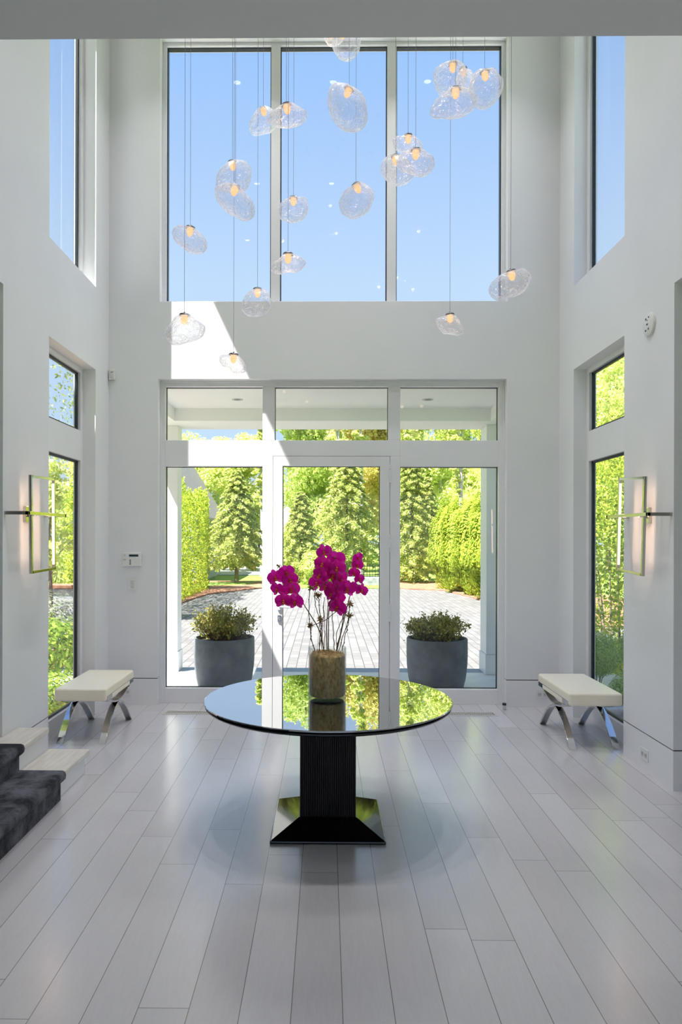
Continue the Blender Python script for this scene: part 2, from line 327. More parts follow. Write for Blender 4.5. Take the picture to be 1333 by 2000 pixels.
# front wall: openings x -1.69..1.808 (door, up to 3.28) and -1.678..1.813 (4.057..6.73)
ox0, ox1, oh = -1.692, 1.808, 3.282
struct('wall_front', [(XL-WT, ox0, YF, YO, GT, 4.057), (ox1, XR+WT, YF, YO, GT, 4.057), (ox0, ox1, YF, YO, oh, 4.057),
       (XL-WT, -1.678, YF, YO, 4.057, ZC), (1.813, XR+WT, YF, YO, 4.057, ZC), (-1.678, 1.813, YF, YO, 6.73, ZC),
       (XL-WT, ox0-.012, YF+.015, YO, 0, GT), (ox1+.012, XR+WT, YF+.015, YO, 0, GT)], 'wall', 'white front wall around the glazed entrance and tall window', 'wall')
struct('baseboard_front', [(XL, ox0, YF, YF+.014, 0, GB), (ox1, XR, YF, YF+.014, 0, GB), (ox0-.0115, ox0, YF+.014, YF+.11, 0, GB), (ox1, ox1+.0115, YF+.014, YF+.11, 0, GB)], 'white', 'flush white baseboard along the front wall', 'baseboard')
ry0, ry1, rh, us, uh = 5.635, 6.78, 3.28, 4.062, 6.73
for side, xi, sg in (('left', XL, -1), ('right', XR, 1)):
    a, b = sorted((xi, xi+sg*WT))
    q0, q1 = sorted((xi+sg*.015, xi+sg*WT))
    st = [(a, b, YE, ry0, GT, rh), (a, b, ry1, YF, GT, rh), (a, b, YE, YF, rh, us), (a, b, YE, ry0, us, uh), (a, b, ry1, YF, us, uh), (a, b, YE, YF, uh, ZC),
          (q0, q1, YE+.015, ry0-.012, 0, GT), (q0, q1, ry1+.012, YF, 0, GT), (a, b, -4.35, YE, ZS, ZC)]
    st += [(-6.35, a, YE, YE+WT, 0, ZS)] if sg < 0 else [(b, 6.35, YE, YE+WT, GT, ZS), (b, 6.35, YE+.015, YE+WT, 0, GT)]
    struct('wall_'+side, st, 'wall', 'white %s wall of the hall with a tall window recess' % side, 'wall')
    p0, p1 = sorted((xi, xi+sg*.014))
    bl = [(p0, p1, YE, ry0, 0, GB), (p0, p1, ry1, YF, 0, GB)]
    r0, r1 = sorted((xi+sg*.014, xi+sg*.13)); bl += [(r0, r1, ry0-.0115, ry0, 0, GB), (r0, r1, ry1, ry1+.0115, 0, GB)]
    if sg > 0: bl += [(xi+.014, 6.3, YE, YE+.014, 0, GB)]
    struct('baseboard_'+side, bl, 'white', 'flush white baseboard along the %s wall' % side, 'baseboard')
gp = [(XL, ox0-.001, YF+.007, YF+.014, GB-.004, GT+.0), (ox1+.001, XR, YF+.007, YF+.014, GB-.004, GT+.0)]
for xi, sg in ((XL, -1), (XR, 1)):
    g0_, g1_ = sorted((xi+sg*.007, xi+sg*.0145)); gp += [(g0_, g1_, YE+.007, ry0-.001, GB-.004, GT), (g0_, g1_, ry1+.001, YF, GB-.004, GT)]
gp += [(XR+.0146, 6.3, YE+.007, YE+.0145, GB-.004, GT)]
struct('gap_shade_1', gp, 'gap', 'dark strip with gap shade painted in, between the baseboards and the white walls', 'trim')  # near-black strip paints the shade inside the baseboard gap
struct('wall_rear', [(-6.35, -3.0, -4.35, -4.0, 0, ZS), (3.0, 6.35, -4.35, -4.0, 0, ZS), (-3.0, 3.0, -4.35, -4.0, 0, .3), (-3.0, 3.0, -4.35, -4.0, 2.9, ZS), (XL, XR, -4.35, -4.0, ZU, ZC)], 'wall', 'white rear wall of the room the view is taken from', 'wall')
struct('wall_room_left', [(-6.35, -6.0, -4.0, YE, 0, ZS)], 'wall', 'white wall closing the room on the left', 'wall')
struct('wall_room_right', [(6.0, 6.35, -4.0, YE, 0, ZS)], 'wall', 'white wall closing the room on the right', 'wall')

def window(name, label, frame, panes, gask, cat='window', glass_t=.012):
    """frame / gasket boxes and pane boxes under one empty"""
    xs = [b[0] for b in frame]; o = empty(name, (0, 0, 0), label, cat, kind='structure')
    boxes(frame).build('frame', MT['white'], o, bevel=.003)
    for p in panes: boxes([p]).build('pane', MT['pane'], o)
    boxes(gask).build('gasket', MT['gasket'], o)
    return o
def ring(x0, x1, z0, z1, y0, y1, w=.006, sides='lrtb'):
    o = []
    if 'l' in sides: o.append((x0, x0+w, y0, y1, z0, z1))
    if 'r' in sides: o.append((x1-w, x1, y0, y1, z0, z1))
    if 't' in sides: o.append((x0, x1, y0, y1, z1-w, z1))
    if 'b' in sides: o.append((x0, x1, y0, y1, z0, z0+w))
    return o
# entrance glazing: sidelights, three transoms, fixed frame
fy0, fy1, gy = 7.29, 7.40, 7.378
GL = [(-1.643, -.648), (-.525, .632), (.753, 1.752)]
tz0, tz1, lz0, lz1 = 2.679, 3.226, .150, 2.413
fr = [(ox0, -1.643, fy0, fy1, 0, oh), (1.752, ox1, fy0, fy1, 0, oh), (-1.643, 1.752, fy0, fy1, tz1, oh),
      (-1.643, -.648, fy0, fy1, lz1, tz0), (.753, 1.752, fy0, fy1, lz1, tz0), (-.648, .753, fy0, fy1, 2.519, tz0),
      (-.648, -.525, fy0, fy1, tz0, tz1), (.632, .753, fy0, fy1, tz0, tz1),
      (-1.643, -.648, fy0, fy1, 0, lz0), (.753, 1.752, fy0, fy1, 0, lz0),
      (-.648, -.543, fy0, fy1, 0, 2.519), (.651, .753, fy0, fy1, 0, 2.519),
      (ox0, ox0+.018, fy0-.012, fy0, 0, oh), (ox1-.018, ox1, fy0-.012, fy0, 0, oh), (ox0+.018, ox1-.018, fy0-.012, fy0, oh-.018, oh)]
pn = [(a, b, gy, gy+.012, tz0, tz1) for a, b in GL] + [(a, b, gy, gy+.012, lz0, lz1) for a, b in (GL[0], GL[2])]
gk = []
for a, b in GL: gk += ring(a, b, tz0, tz1, gy-.03, gy, sides='lrt', w=.005)
for a, b in (GL[0], GL[2]): gk += ring(a, b, lz0, lz1, gy-.03, gy, w=.006, sides='lrtb')
window('window_1', 'white fixed entrance frame with two sidelights and three transom panes', fr, pn, gk)
# door leaf
dr = empty('door_1', (0, 0, 0), 'white glazed front door leaf between the two sidelights', 'door', kind='structure')
dx0, dx1, dz0, dz1, da, db, dh = -.5395, .6475, .008, 2.5155, -.443, .552, 2.419
boxes([(dx0, da, fy0, fy1-.02, dz0, dz1), (db, dx1, fy0, fy1-.02, dz0, dz1), (da, db, fy0, fy1-.02, dh, dz1), (da, db, fy0, fy1-.02, dz0, .16)]).build('leaf_frame', MT['white'], dr, bevel=.002)
boxes([(da, db, gy, gy+.012, .16, dh)]).build('pane', MT['pane'], dr)
boxes(ring(da, db, .16, dh, gy-.012, gy, w=.006, sides='lrtb')).build('gasket', MT['gasket'], dr)
boxes([(dx0-.0035, dx0, fy0+.03, fy0+.04, dz0, 2.519), (dx1, dx1+.0035, fy0+.03, fy0+.04, dz0, 2.519), (dx0, dx1, fy0+.03, fy0+.04, dz1, 2.519)]).build('seal', MT['slot'], dr)
for zc in (2.337, 1.632, .928):
    h = MB()
    for z0, z1 in ((zc-.088, zc-.049), (zc-.045, zc+.045), (zc+.049, zc+.088)): h.tube([(.650, fy0-.004, z0), (.650, fy0-.004, z1)], .0105, 12)
    h.build('hinge', MT['white'], dr)
hd = MB(); hd.lathe([(.026, 0), (.028, .004), (.028, .012), (.02, .016)], 20)
for i in range(len(hd.v)): x, y, z = hd.v[i]; hd.v[i] = (-.472+x, fy0-z, .985+y*1.5)
hd.tube([(-.472, fy0-.01, .995), (-.472, fy0-.055, .995), (-.462, fy0-.062, .99), (-.40, fy0-.062, .985), (-.355, fy0-.056, .98)], [.009, .009, .010, .009, .007], 10)
hd.build('handle', MT['white'], dr)
lk = MB(); lk.box(-.49, -.455, fy0-.012, fy0, .835, .90); lk.ball((-.472, fy0-.02, .866), .014); lk.build('lock', MT['chrome'], dr)
# tall front window
UG = [(-1.636, -.569), (-.475, .613), (.706, 1.775)]
uz0, uz1 = 4.096, 6.70
fr = [(-1.678, -1.636, fy0, fy1, 4.057, 6.73), (1.775, 1.813, fy0, fy1, 4.057, 6.73), (-.569, -.475, fy0, fy1, 4.057, 6.73), (.613, .706, fy0, fy1, 4.057, 6.73)]
for a, b in UG: fr += [(a, b, fy0, fy1, 4.057, uz0), (a, b, fy0, fy1, uz1, 6.73)]
gk = []
for a, b in UG: gk += ring(a, b, uz0, uz1, gy-.055, gy, w=.009, sides='lrt')
window('window_2', 'tall three-bay window high in the front wall above the entrance', fr, [(a, b, gy, gy+.012, uz0, uz1) for a, b in UG], gk)
# side windows: in recesses .12 m deep
k = 3
for side, xi, sg in (('left', XL, -1), ('right', XR, 1)):
    X = lambda a, b: tuple(sorted((xi+sg*a, xi+sg*b)))
    f0, f1, g0 = .12, .19, .168
    def bx(a, b, y0, y1, z0, z1): q = X(a, b); return (q[0], q[1], y0, y1, z0, z1)
    yg0, yg1 = ry0+.055, ry1-.06
    fr = [bx(f0, f1, ry0, yg0, 0, rh), bx(f0, f1, yg1, ry1, 0, rh), bx(f0, f1, yg0, yg1, 3.235, rh), bx(f0, f1, yg0, yg1, 2.408, 2.690), bx(f0, f1, yg0, yg1, 0, .15)]
    pn = [bx(g0, g0+.012, yg0, yg1, 2.690, 3.235), bx(g0, g0+.012, yg0, yg1, .15, 2.408)]
    gk = []
    for z0, z1 in ((2.69, 3.235), (.15, 2.408)):
        gk += [bx(g0-.02, g0, yg1-.03, yg1, z0, z1), bx(g0-.02, g0, yg0, yg0+.02, z0, z1), bx(g0-.02, g0, yg0, yg1, z1-.022, z1), bx(g0-.02, g0, yg0, yg1, z0, z0+.02)]
    window('window_%d' % k, 'lower window with transom in the %s wall recess behind the bench' % side, fr, pn, gk); k += 1
    fr = [bx(f0, f1, ry0, yg0, us, uh), bx(f0, f1, yg1, ry1, us, uh), bx(f0, f1, yg0, yg1, us-.0, us+.03), bx(f0, f1, yg0, yg1, 6.69, uh)]
    gk = [bx(g0-.02, g0, yg1-.03, yg1, us+.03, 6.69), bx(g0-.02, g0, yg0, yg0+.02, us+.03, 6.69), bx(g0-.02, g0, yg0, yg1, 6.67, 6.69)]
    window('window_%d' % k, 'tall upper window in the %s wall' % side, fr, [bx(g0, g0+.012, yg0, yg1, us+.03, 6.69)], gk); k += 1
window('window_7', 'unseen wide window added in the rear wall to let daylight in', [(-3, 3, -4.2, -4.1, .3, .38), (-3, 3, -4.2, -4.1, 2.82, 2.9), (-3, -2.92, -4.2, -4.1, .38, 2.82), (2.92, 3, -4.2, -4.1, .38, 2.82), (-1.04, -.96, -4.2, -4.1, .38, 2.82), (.96, 1.04, -4.2, -4.1, .38, 2.82)],  # unseen rear window, added to bring sky light into the room
       [(-2.92, -1.04, -4.16, -4.15, .38, 2.82), (-.96, .96, -4.16, -4.15, .38, 2.82), (1.04, 2.92, -4.16, -4.15, .38, 2.82)], ring(-2.92, 2.92, .38, 2.82, -4.149, -4.14))

# ------------------------------------------------------------------ recessed ceiling lamps, plus fill lamps added in the low ceiling
def downlight(loc, watts, label, group, size=.1):
    o = empty('ceiling_downlight', loc, label, 'ceiling light', group)
    MB().lathe([(.042, -.004), (.046, -.008), (.06, -.008), (.062, 0), (.042, 0)], 24, close=False).build('trim_ring', MT['white'], o)
    MB().lathe([(.001, -.002), (.041, -.002), (.041, -.0005), (.001, -.0005)], 24, close=False).build('lens', MT['lens'], o)
    ld = bpy.data.lights.new('downlight', 'AREA'); ld.shape = 'DISK'; ld.size = .09; ld.energy = watts; ld.color = (.97, .955, 1.0); ld.spread = math.radians(105)
    lo = bpy.data.objects.new('downlight_lamp', ld); COL.objects.link(lo); lo.parent = o; lo.location = (0, 0, -.012)
    return o
for y, row in ((6.4, 'front row'), (4.0, 'middle row')):
    for x, w in ((-1.05, 'left'), (.07, 'centre'), (1.17, 'right')):
        downlight((x, y, ZC), HALL_W, 'recessed lamp in the tall hall ceiling, %s of the %s' % (w, row), 'recessed lamps of the hall')
for x, y, w in ((-1.42, 1.95, 'left'), (.1, 2.2, 'middle'), (1.6, -.1, 'right')):
    downlight((x, y, ZC), HALL_W*.25, 'recessed lamp in the ceiling above the upper landing, %s one' % w, 'recessed lamps of the landing')
for i, (x, y) in enumerate(((-1.6, 1.0), (1.6, 1.0), (-1.6, -2.0), (1.6, -2.0), (-4.2, 1.0), (4.2, 2.6))):
    downlight((x, y, ZS), ROOM_FILL_W, 'added unseen fill lamp in the low ceiling, ' + ['front left', 'front right', 'rear left', 'rear right', 'over the stair', 'of the side room'][i], 'added fill lamps of the low ceiling')  # unseen lamps, added as fill light for the rooms around the camera

# ------------------------------------------------------------------ staircase and runner
st = empty('staircase', (-1.9, 3.0, 0), 'pale oak stair with white risers rising to the left', 'stairs')
RZ, TD, NX = .17, .268, -1.695
def stairbox(name, m, x0, x1, y0, y1, z0, z1, bev=.004):
    o = boxes([(x0, x1, y0, y1, z0, z1)]).build(name, MT[m], st, bevel=bev); o.matrix_parent_inverse = Matrix.Translation(-st.location)
NST = 8
for i in range(NST):
    nx = NX - TD*i; far = (5.135, 5.07)[i] if i < 2 else 4.825
    bx1 = nx-.03
    far_in = far-.015
    back = bx1-TD
    if i < 2:
        bk = max(back, XL) if i == 0 else XL
        stairbox('riser', 'white', XL+.002 if i else -1.99, bx1, 1.0, far_in, 0 if i == 0 else RZ*i, RZ*(i+1)-.04)
        stairbox('tread', 'treadwood', (XL+.002) if i else -1.99, nx, .99, far, RZ*(i+1)-.04, RZ*(i+1), .008)
        stairbox('tread', 'treadwood', -2.32 if i else -1.99, XL+.002 if i else -1.98, .99, 4.82, RZ*(i+1)-.04, RZ*(i+1), .002)
    else:
        stairbox('riser', 'white', bx1-.02, bx1, 1.0, far, RZ*i, RZ*(i+1)-.04)
        stairbox('tread', 'treadwood', bx1-TD-.02, nx, 1.0, far, RZ*(i+1)-.04, RZ*(i+1), .008)
op, ip = [], []
for i in range(5):
    nx = NX - TD*i; zl, z1 = RZ*i, RZ*(i+1); b1 = nx-.03
    op += [(b1+.022, zl+(.001 if i == 0 else .022)), (b1+.022, z1-.050), (nx+.010, z1-.045), (nx+.024, z1-.030), (nx+.028, z1-.008), (nx+.021, z1+.014), (nx+.004, z1+.022)]
    ip += [(b1+.002, zl+.001), (b1+.002, z1-.041), (nx+.001, z1-.041), (nx+.001, z1-.030), (nx+.001, z1-.010), (nx+.001, z1+.001), (nx-.014, z1+.001)]
op.append((NX-TD*5, RZ*5+.022)); ip.append((NX-TD*5, RZ*5+.001))
rb = MB(); n_ = len(op); YA = (1.25, 4.59)
vv = [(p[0], y, p[1]) for y in YA for p in op] + [(p[0], y, p[1]) for y in YA for p in ip]
ff = []
for i in range(n_-1):
    ff += [(i, i+1, n_+i+1, n_+i), (2*n_+i, 3*n_+i, 3*n_+i+1, 2*n_+i+1), (i, 2*n_+i, 2*n_+i+1, i+1), (n_+i, n_+i+1, 3*n_+i+1, 3*n_+i)]
ff += [(0, n_, 3*n_, 2*n_), (n_-1, 3*n_-1, 4*n_-1, 2*n_-1)]
rn = rb.add(vv, ff, True).build('stair_runner', MT['carpet'])
tag(rn, 'dark grey crushed-pile carpet runner folded over the stair at the lower left', 'stair carpet')

# ------------------------------------------------------------------ round table
TX, TY = .015, 4.275
tb = empty('round_table', (TX, TY, 0), 'round black pedestal table with a mirrored dark glass top in the middle of the floor', 'table')
R = .733
MB().lathe([(R-.004, .727), (R, .730), (R, .735), (R-.003, .738), (.001, .738)], 128, close=False).lathe([(.001, .727), (R-.004, .727)], 128, close=False).build('tabletop', MT['mirror'], tb, fix=True)
MB().lathe([(.001, .700), (R-.035, .700), (R-.014, .705), (R-.006, .713), (R-.006, .719), (R-.02, .7265), (.001, .7265)], 128, close=False).build('rim', MT['black'], tb)
cs = .161
fl = []
nf = 26
pts = []
for sx_, sy_ in ((0, -1), (1, 0), (0, 1), (-1, 0)):
    for i in range(nf):
        for kx in range(4):
            u_ = -cs + 2*cs*(i+kx/4)/nf; d = cs - .0028*(1-math.sin(math.pi*kx/4)) if kx else cs-.0045
            if sy_ == -1: pts.append((u_, -d))
            elif sx_ == 1: pts.append((d, u_))
            elif sy_ == 1: pts.append((-u_, d))
            else: pts.append((-d, -u_))
MB().prism(pts, 'z', .08, .702).build('fluted_column', MT['flute'], tb)
W2 = .322
base = MB(); base.box(-W2, W2, -W2, W2, 0, .018)
b0 = [(-W2+.004, -W2+.004, .018), (W2-.004, -W2+.004, .018), (W2-.004, W2-.004, .018), (-W2+.004, W2-.004, .018)]; c1 = cs+.004
b1 = [(-c1, -c1, .092), (c1, -c1, .092), (c1, c1, .092), (-c1, c1, .092)]
base.add(b0+b1, [(0, 1, 5, 4), (1, 2, 6, 5), (2, 3, 7, 6), (3, 0, 4, 7), (4, 5, 6, 7), (3, 2, 1, 0)])
base.build('base', MT['black'], tb, bevel=.006, seg=3)

# ------------------------------------------------------------------ vase with orchids
VX, VY, VZ, VR, VH = .010, 4.272, .7385, .113, .305
vs = MB().lathe([(.001, 0), (VR-.004, 0), (VR, .004), (VR, VH-.002), (VR-.002, VH), (VR-.004, VH-.002), (VR-.005, .020), (VR-.012, .016), (.001, .016)], 64, close=False).build('glass_vase', MT['vase'])
vs.location = (VX, VY, VZ); tag(vs, 'clear glass cylinder vase filled with brown fibre on the round table', 'vase')
cf = MB().lathe([(.001, .018), (VR-.014, .018), (VR-.008, .028), (VR-.0075, .150), (VR-.008, .255), (VR-.02, .268), (.05, .272), (.001, .268)], 64, close=False)
for i in range(len(cf.v)):
    x, y, z = cf.v[i]
    if z > .26: cf.v[i] = (x, y, z+.008*math.sin(x*90)*math.cos(y*80))
for i in range(170):      # loose fibres on top
    a = rnd.uniform(0, 6.28); r_ = rnd.uniform(.0, VR-.02); p = Vector((r_*math.cos(a), r_*math.sin(a), .266)); d = Vector((rnd.uniform(-1, 1), rnd.uniform(-1, 1), rnd.uniform(0, .8)))*.03
    if (p+d).xy.length > VR-.012: d = -d*.4; d.z = abs(d.z)
    cf.tube([p, p+d*.5+Vector((0, 0, .006)), p+d], .0011, 4)
cf = cf.build('coir_filling', MT['coir']); cf.location = (VX, VY, VZ); tag(cf, 'brown coconut fibre packed inside the glass vase', 'planting fibre', kind='stuff')

PENDANTS=[
 ((0.055,5.9,5.808),-0.036,[(-0.082,-0.003),(-0.053,0.047),(0.031,0.063),(0.082,0.029),(0.065,-0.038),(-0.01,-0.063),(-0.044,-0.058)],'crumpled glass pendant behind the round one, both cut off by the ceiling edge'),
 ((0.15,5.6,5.542),-0.036,[(-0.062,0.101),(0.022,0.109),(0.081,0.083),(0.108,0.045),(0.112,0.012),(0.102,-0.034),(0.073,-0.076),(0.039,-0.105),(-0.003,-0.109),(-0.053,-0.092),(-0.087,-0.059),(-0.112,-0.004),(-0.104,0.059)],'round clear glass pendant cut off by the ceiling edge at top centre'),
 ((0.145,5.0,4.689),0.01,[(-0.107,0.149),(-0.047,0.149),(0.01,0.13),(0.062,0.103),(0.1,0.073),(0.126,0.036),(0.134,-0.024),(0.141,-0.081),(0.119,-0.122),(0.063,-0.148),(0.01,-0.149),(-0.038,-0.132),(-0.08,-0.098),(-0.117,-0.046),(-0.136,0.003),(-0.142,0.059),(-0.133,0.116)],'large tilted egg-shaped glass pendant hanging high in the middle window bay'),
 ((-0.543,6.1,5.238),0.0,[(-0.05,0.08),(0.017,0.109),(0.061,0.099),(0.1,0.069),(0.12,0.01),(0.1,-0.053),(0.061,-0.083),(0.002,-0.092),(-0.086,-0.109),(-0.116,-0.077),(-0.121,-0.033),(-0.086,0.031)],'small drooping glass pendant behind a wider one, beside the left window mullion'),
 ((-0.279,5.0,4.638),-0.005,[(-0.036,0.065),(0.037,0.079),(0.077,0.056),(0.125,0.03),(0.143,0.006),(0.129,-0.03),(0.101,-0.054),(0.045,-0.07),(0.005,-0.078),(-0.048,-0.074),(-0.1,-0.062),(-0.132,-0.045),(-0.144,-0.021),(-0.116,0.011),(-0.068,0.039)],'wide flat glass pendant overlapping a smaller one in front of the left window mullion'),
 ((-0.708,5.45,4.44),-0.012,[(-0.012,0.107),(0.026,0.111),(0.065,0.111),(0.097,0.101),(0.126,0.072),(0.135,0.036),(0.132,-0.007),(0.118,-0.054),(0.094,-0.089),(0.071,-0.109),(0.021,-0.112),(-0.067,-0.106),(-0.131,-0.088),(-0.136,-0.053),(-0.131,-0.006),(-0.108,0.034),(-0.067,0.078)],'rounded glass pendant above and behind a tilted one in the left window bay'),
 ((-0.628,4.9,3.99),0.002,[(-0.103,0.105),(-0.058,0.119),(-0.016,0.109),(0.026,0.096),(0.066,0.062),(0.095,0.028),(0.124,-0.009),(0.137,-0.046),(0.133,-0.078),(0.114,-0.106),(0.079,-0.12),(0.043,-0.117),(0.011,-0.101),(-0.01,-0.08),(-0.039,-0.078),(-0.068,-0.056),(-0.105,-0.019),(-0.129,0.02),(-0.137,0.057),(-0.132,0.094)],'tilted bean-shaped glass pendant in front of a rounded one in the left window bay'),
 ((-0.272,5.9,4.391),-0.002,[(-0.046,0.087),(-0.016,0.099),(0.045,0.095),(0.098,0.093),(0.117,0.06),(0.125,0.015),(0.11,-0.034),(0.076,-0.076),(0.03,-0.095),(-0.015,-0.099),(-0.065,-0.091),(-0.106,-0.076),(-0.126,-0.038),(-0.126,0.004),(-0.099,0.057)],'rounded glass pendant just right of the left mullion, halfway down the middle window bay'),
 ((0.217,5.2,4.136),-0.006,[(0.017,0.122),(0.056,0.109),(0.098,0.081),(0.123,0.05),(0.128,0.02),(0.115,-0.019),(0.093,-0.064),(0.059,-0.091),(0.026,-0.108),(-0.007,-0.12),(-0.041,-0.122),(-0.072,-0.105),(-0.105,-0.085),(-0.122,-0.057),(-0.129,-0.01),(-0.116,0.018),(-0.094,0.059),(-0.05,0.082),(-0.014,0.107)],'rounded glass pendant with pointed top hanging alone, lower right of the middle window bay'),
 ((-1.016,5.3,3.898),0.005,[(-0.074,0.1),(-0.03,0.092),(0.02,0.087),(0.064,0.06),(0.104,0.021),(0.129,-0.019),(0.129,-0.053),(0.104,-0.088),(0.065,-0.1),(0.005,-0.097),(-0.039,-0.073),(-0.084,-0.033),(-0.118,0.001),(-0.128,0.046),(-0.109,0.085)],'oval tilted glass pendant at the left edge of the tall window'),
 ((-0.264,4.9,3.563),0.0,[(-0.028,0.066),(0.042,0.066),(0.089,0.041),(0.118,0.019),(0.121,0.003),(0.102,-0.025),(0.055,-0.054),(0.001,-0.05),(-0.04,-0.06),(-0.071,-0.066),(-0.106,-0.053),(-0.12,-0.022),(-0.109,0.003),(-0.059,0.032)],'flat wing-shaped glass pendant crossing the left mullion, lowest in the middle window bay'),
 ((-0.544,5.6,3.528),0.004,[(0.002,0.106),(0.045,0.1),(0.092,0.083),(0.104,0.036),(0.12,0.001),(0.104,-0.046),(0.061,-0.085),(0.014,-0.105),(-0.048,-0.106),(-0.091,-0.085),(-0.119,-0.046),(-0.119,-0.007),(-0.099,0.04),(-0.056,0.083)],'egg-shaped glass pendant at the window sill in the left bay'),
 ((-0.952,4.8,3.086),-0.002,[(-0.052,0.09),(0.033,0.099),(0.078,0.065),(0.127,0.034),(0.139,0.011),(0.123,-0.038),(0.078,-0.064),(0.016,-0.082),(-0.047,-0.098),(-0.092,-0.096),(-0.128,-0.06),(-0.139,-0.037),(-0.119,0.003),(-0.083,0.047)],'large crumpled glass pendant hanging lowest at the left, above the door casing corner'),
 ((-0.679,5.2,2.952),0.005,[(-0.066,0.066),(-0.008,0.069),(0.028,0.067),(0.061,0.04),(0.09,0.004),(0.101,-0.029),(0.087,-0.058),(0.05,-0.069),(0.014,-0.069),(-0.022,-0.047),(-0.048,-0.018),(-0.077,-0.014),(-0.095,0.008),(-0.101,0.037),(-0.092,0.058)],'small shell-shaped glass pendant, lowest of all, in the sunlit wall patch'),
 ((0.906,5.3,5.078),0.022,[(0.007,0.112),(0.055,0.112),(0.098,0.085),(0.122,0.042),(0.123,-0.025),(0.089,-0.073),(0.017,-0.102),(-0.055,-0.111),(-0.094,-0.068),(-0.123,0.005),(-0.113,0.058),(-0.065,0.091)],'round glowing pendant at the left of the cluster of four in the right window bay'),
 ((1.132,5.9,5.448),-0.016,[(-0.03,0.091),(0.013,0.083),(0.056,0.059),(0.072,0.011),(0.056,-0.059),(0.003,-0.091),(-0.051,-0.069),(-0.073,0.011)],'glass pendant mostly hidden at the back of the cluster of four'),
 ((1.153,5.2,4.941),-0.012,[(-0.087,0.109),(-0.012,0.123),(0.044,0.128),(0.073,0.099),(0.092,0.066),(0.12,0.028),(0.115,-0.014),(0.092,-0.066),(0.05,-0.104),(-0.007,-0.127),(-0.063,-0.117),(-0.096,-0.075),(-0.115,-0.027),(-0.12,0.039)],'round crumpled glass pendant at the right of the cluster of four'),
 ((0.837,4.75,4.569),0.014,[(-0.023,0.087),(0.051,0.093),(0.107,0.075),(0.137,0.053),(0.154,0.014),(0.137,-0.033),(0.094,-0.067),(0.034,-0.084),(-0.018,-0.093),(-0.078,-0.086),(-0.13,-0.088),(-0.154,-0.058),(-0.147,-0.027),(-0.117,0.016),(-0.07,0.05)],'wide shell-shaped glass pendant at the front and bottom of the cluster of four'),
 ((0.647,5.75,4.847),0.003,[(-0.014,0.068),(0.054,0.053),(0.086,0.027),(0.118,-0.013),(0.122,-0.045),(0.086,-0.069),(-0.025,-0.068),(-0.065,-0.056),(-0.109,-0.024),(-0.121,0.04),(-0.094,0.05),(-0.054,0.048)],'small flat glass pendant topmost of the cluster of three by the right mullion'),
 ((0.528,5.4,4.457),-0.011,[(-0.015,0.106),(0.033,0.097),(0.086,0.063),(0.124,-0.001),(0.124,-0.042),(0.086,-0.087),(0.034,-0.106),(-0.015,-0.102),(-0.056,-0.079),(-0.098,-0.045),(-0.124,0.0),(-0.12,0.049),(-0.09,0.086),(-0.053,0.103)],'round glass pendant across the right mullion, lower left of the cluster of three'),
 ((0.605,4.9,4.253),0.002,[(-0.034,0.087),(0.044,0.08),(0.088,0.053),(0.122,0.026),(0.132,-0.005),(0.122,-0.039),(0.088,-0.073),(0.048,-0.088),(-0.003,-0.08),(-0.034,-0.066),(-0.075,-0.052),(-0.116,-0.032),(-0.133,-0.001),(-0.116,0.04),(-0.075,0.071)],'wide smooth glass pendant at the front of the cluster of three by the right mullion'),
 ((1.275,5.0,3.455),0.007,[(0.004,0.091),(0.037,0.096),(0.076,0.107),(0.116,0.091),(0.144,0.051),(0.138,0.012),(0.105,-0.044),(0.038,-0.08),(0.004,-0.077),(-0.035,-0.094),(-0.063,-0.108),(-0.108,-0.094),(-0.138,-0.06),(-0.144,-0.021),(-0.119,0.024),(-0.069,0.063)],'wide cloud-shaped glass pendant hanging right of the tall window, over the wall'),
 ((0.962,5.6,3.353),0.001,[(0.001,0.082),(0.051,0.063),(0.083,0.006),(0.105,-0.038),(0.102,-0.063),(0.064,-0.082),(0.033,-0.075),(-0.005,-0.066),(-0.043,-0.066),(-0.08,-0.031),(-0.099,0.007),(-0.106,0.044),(-0.049,0.063)],'small folded glass pendant hanging below the window sill at the right'),
]
SPRAYS={
 'L':[(-0.233, 4.239, 1.49),(-0.298, 4.264, 1.455),(-0.212, 4.25, 1.444),(-0.289, 4.268, 1.385),(-0.207, 4.27, 1.385),(-0.25, 4.225, 1.319),(-0.18, 4.221, 1.316)],
 'A':[(-0.009, 4.287, 1.605),(-0.019, 4.241, 1.536),(-0.033, 4.239, 1.47),(-0.052, 4.3, 1.423),(0.01, 4.258, 1.493),(0.001, 4.287, 1.4),(0.037, 4.258, 1.36)],
 'B':[(0.061, 4.251, 1.561),(0.067, 4.212, 1.514),(0.04, 4.251, 1.469),(0.083, 4.269, 1.45),(0.076, 4.242, 1.391),(0.071, 4.259, 1.332),(0.068, 4.254, 1.281),(0.124, 4.205, 1.394)],
 'R':[(0.19, 4.281, 1.572),(0.189, 4.267, 1.53),(0.167, 4.244, 1.485),(0.197, 4.222, 1.45),(0.16, 4.289, 1.397),(0.211, 4.258, 1.381)],
}
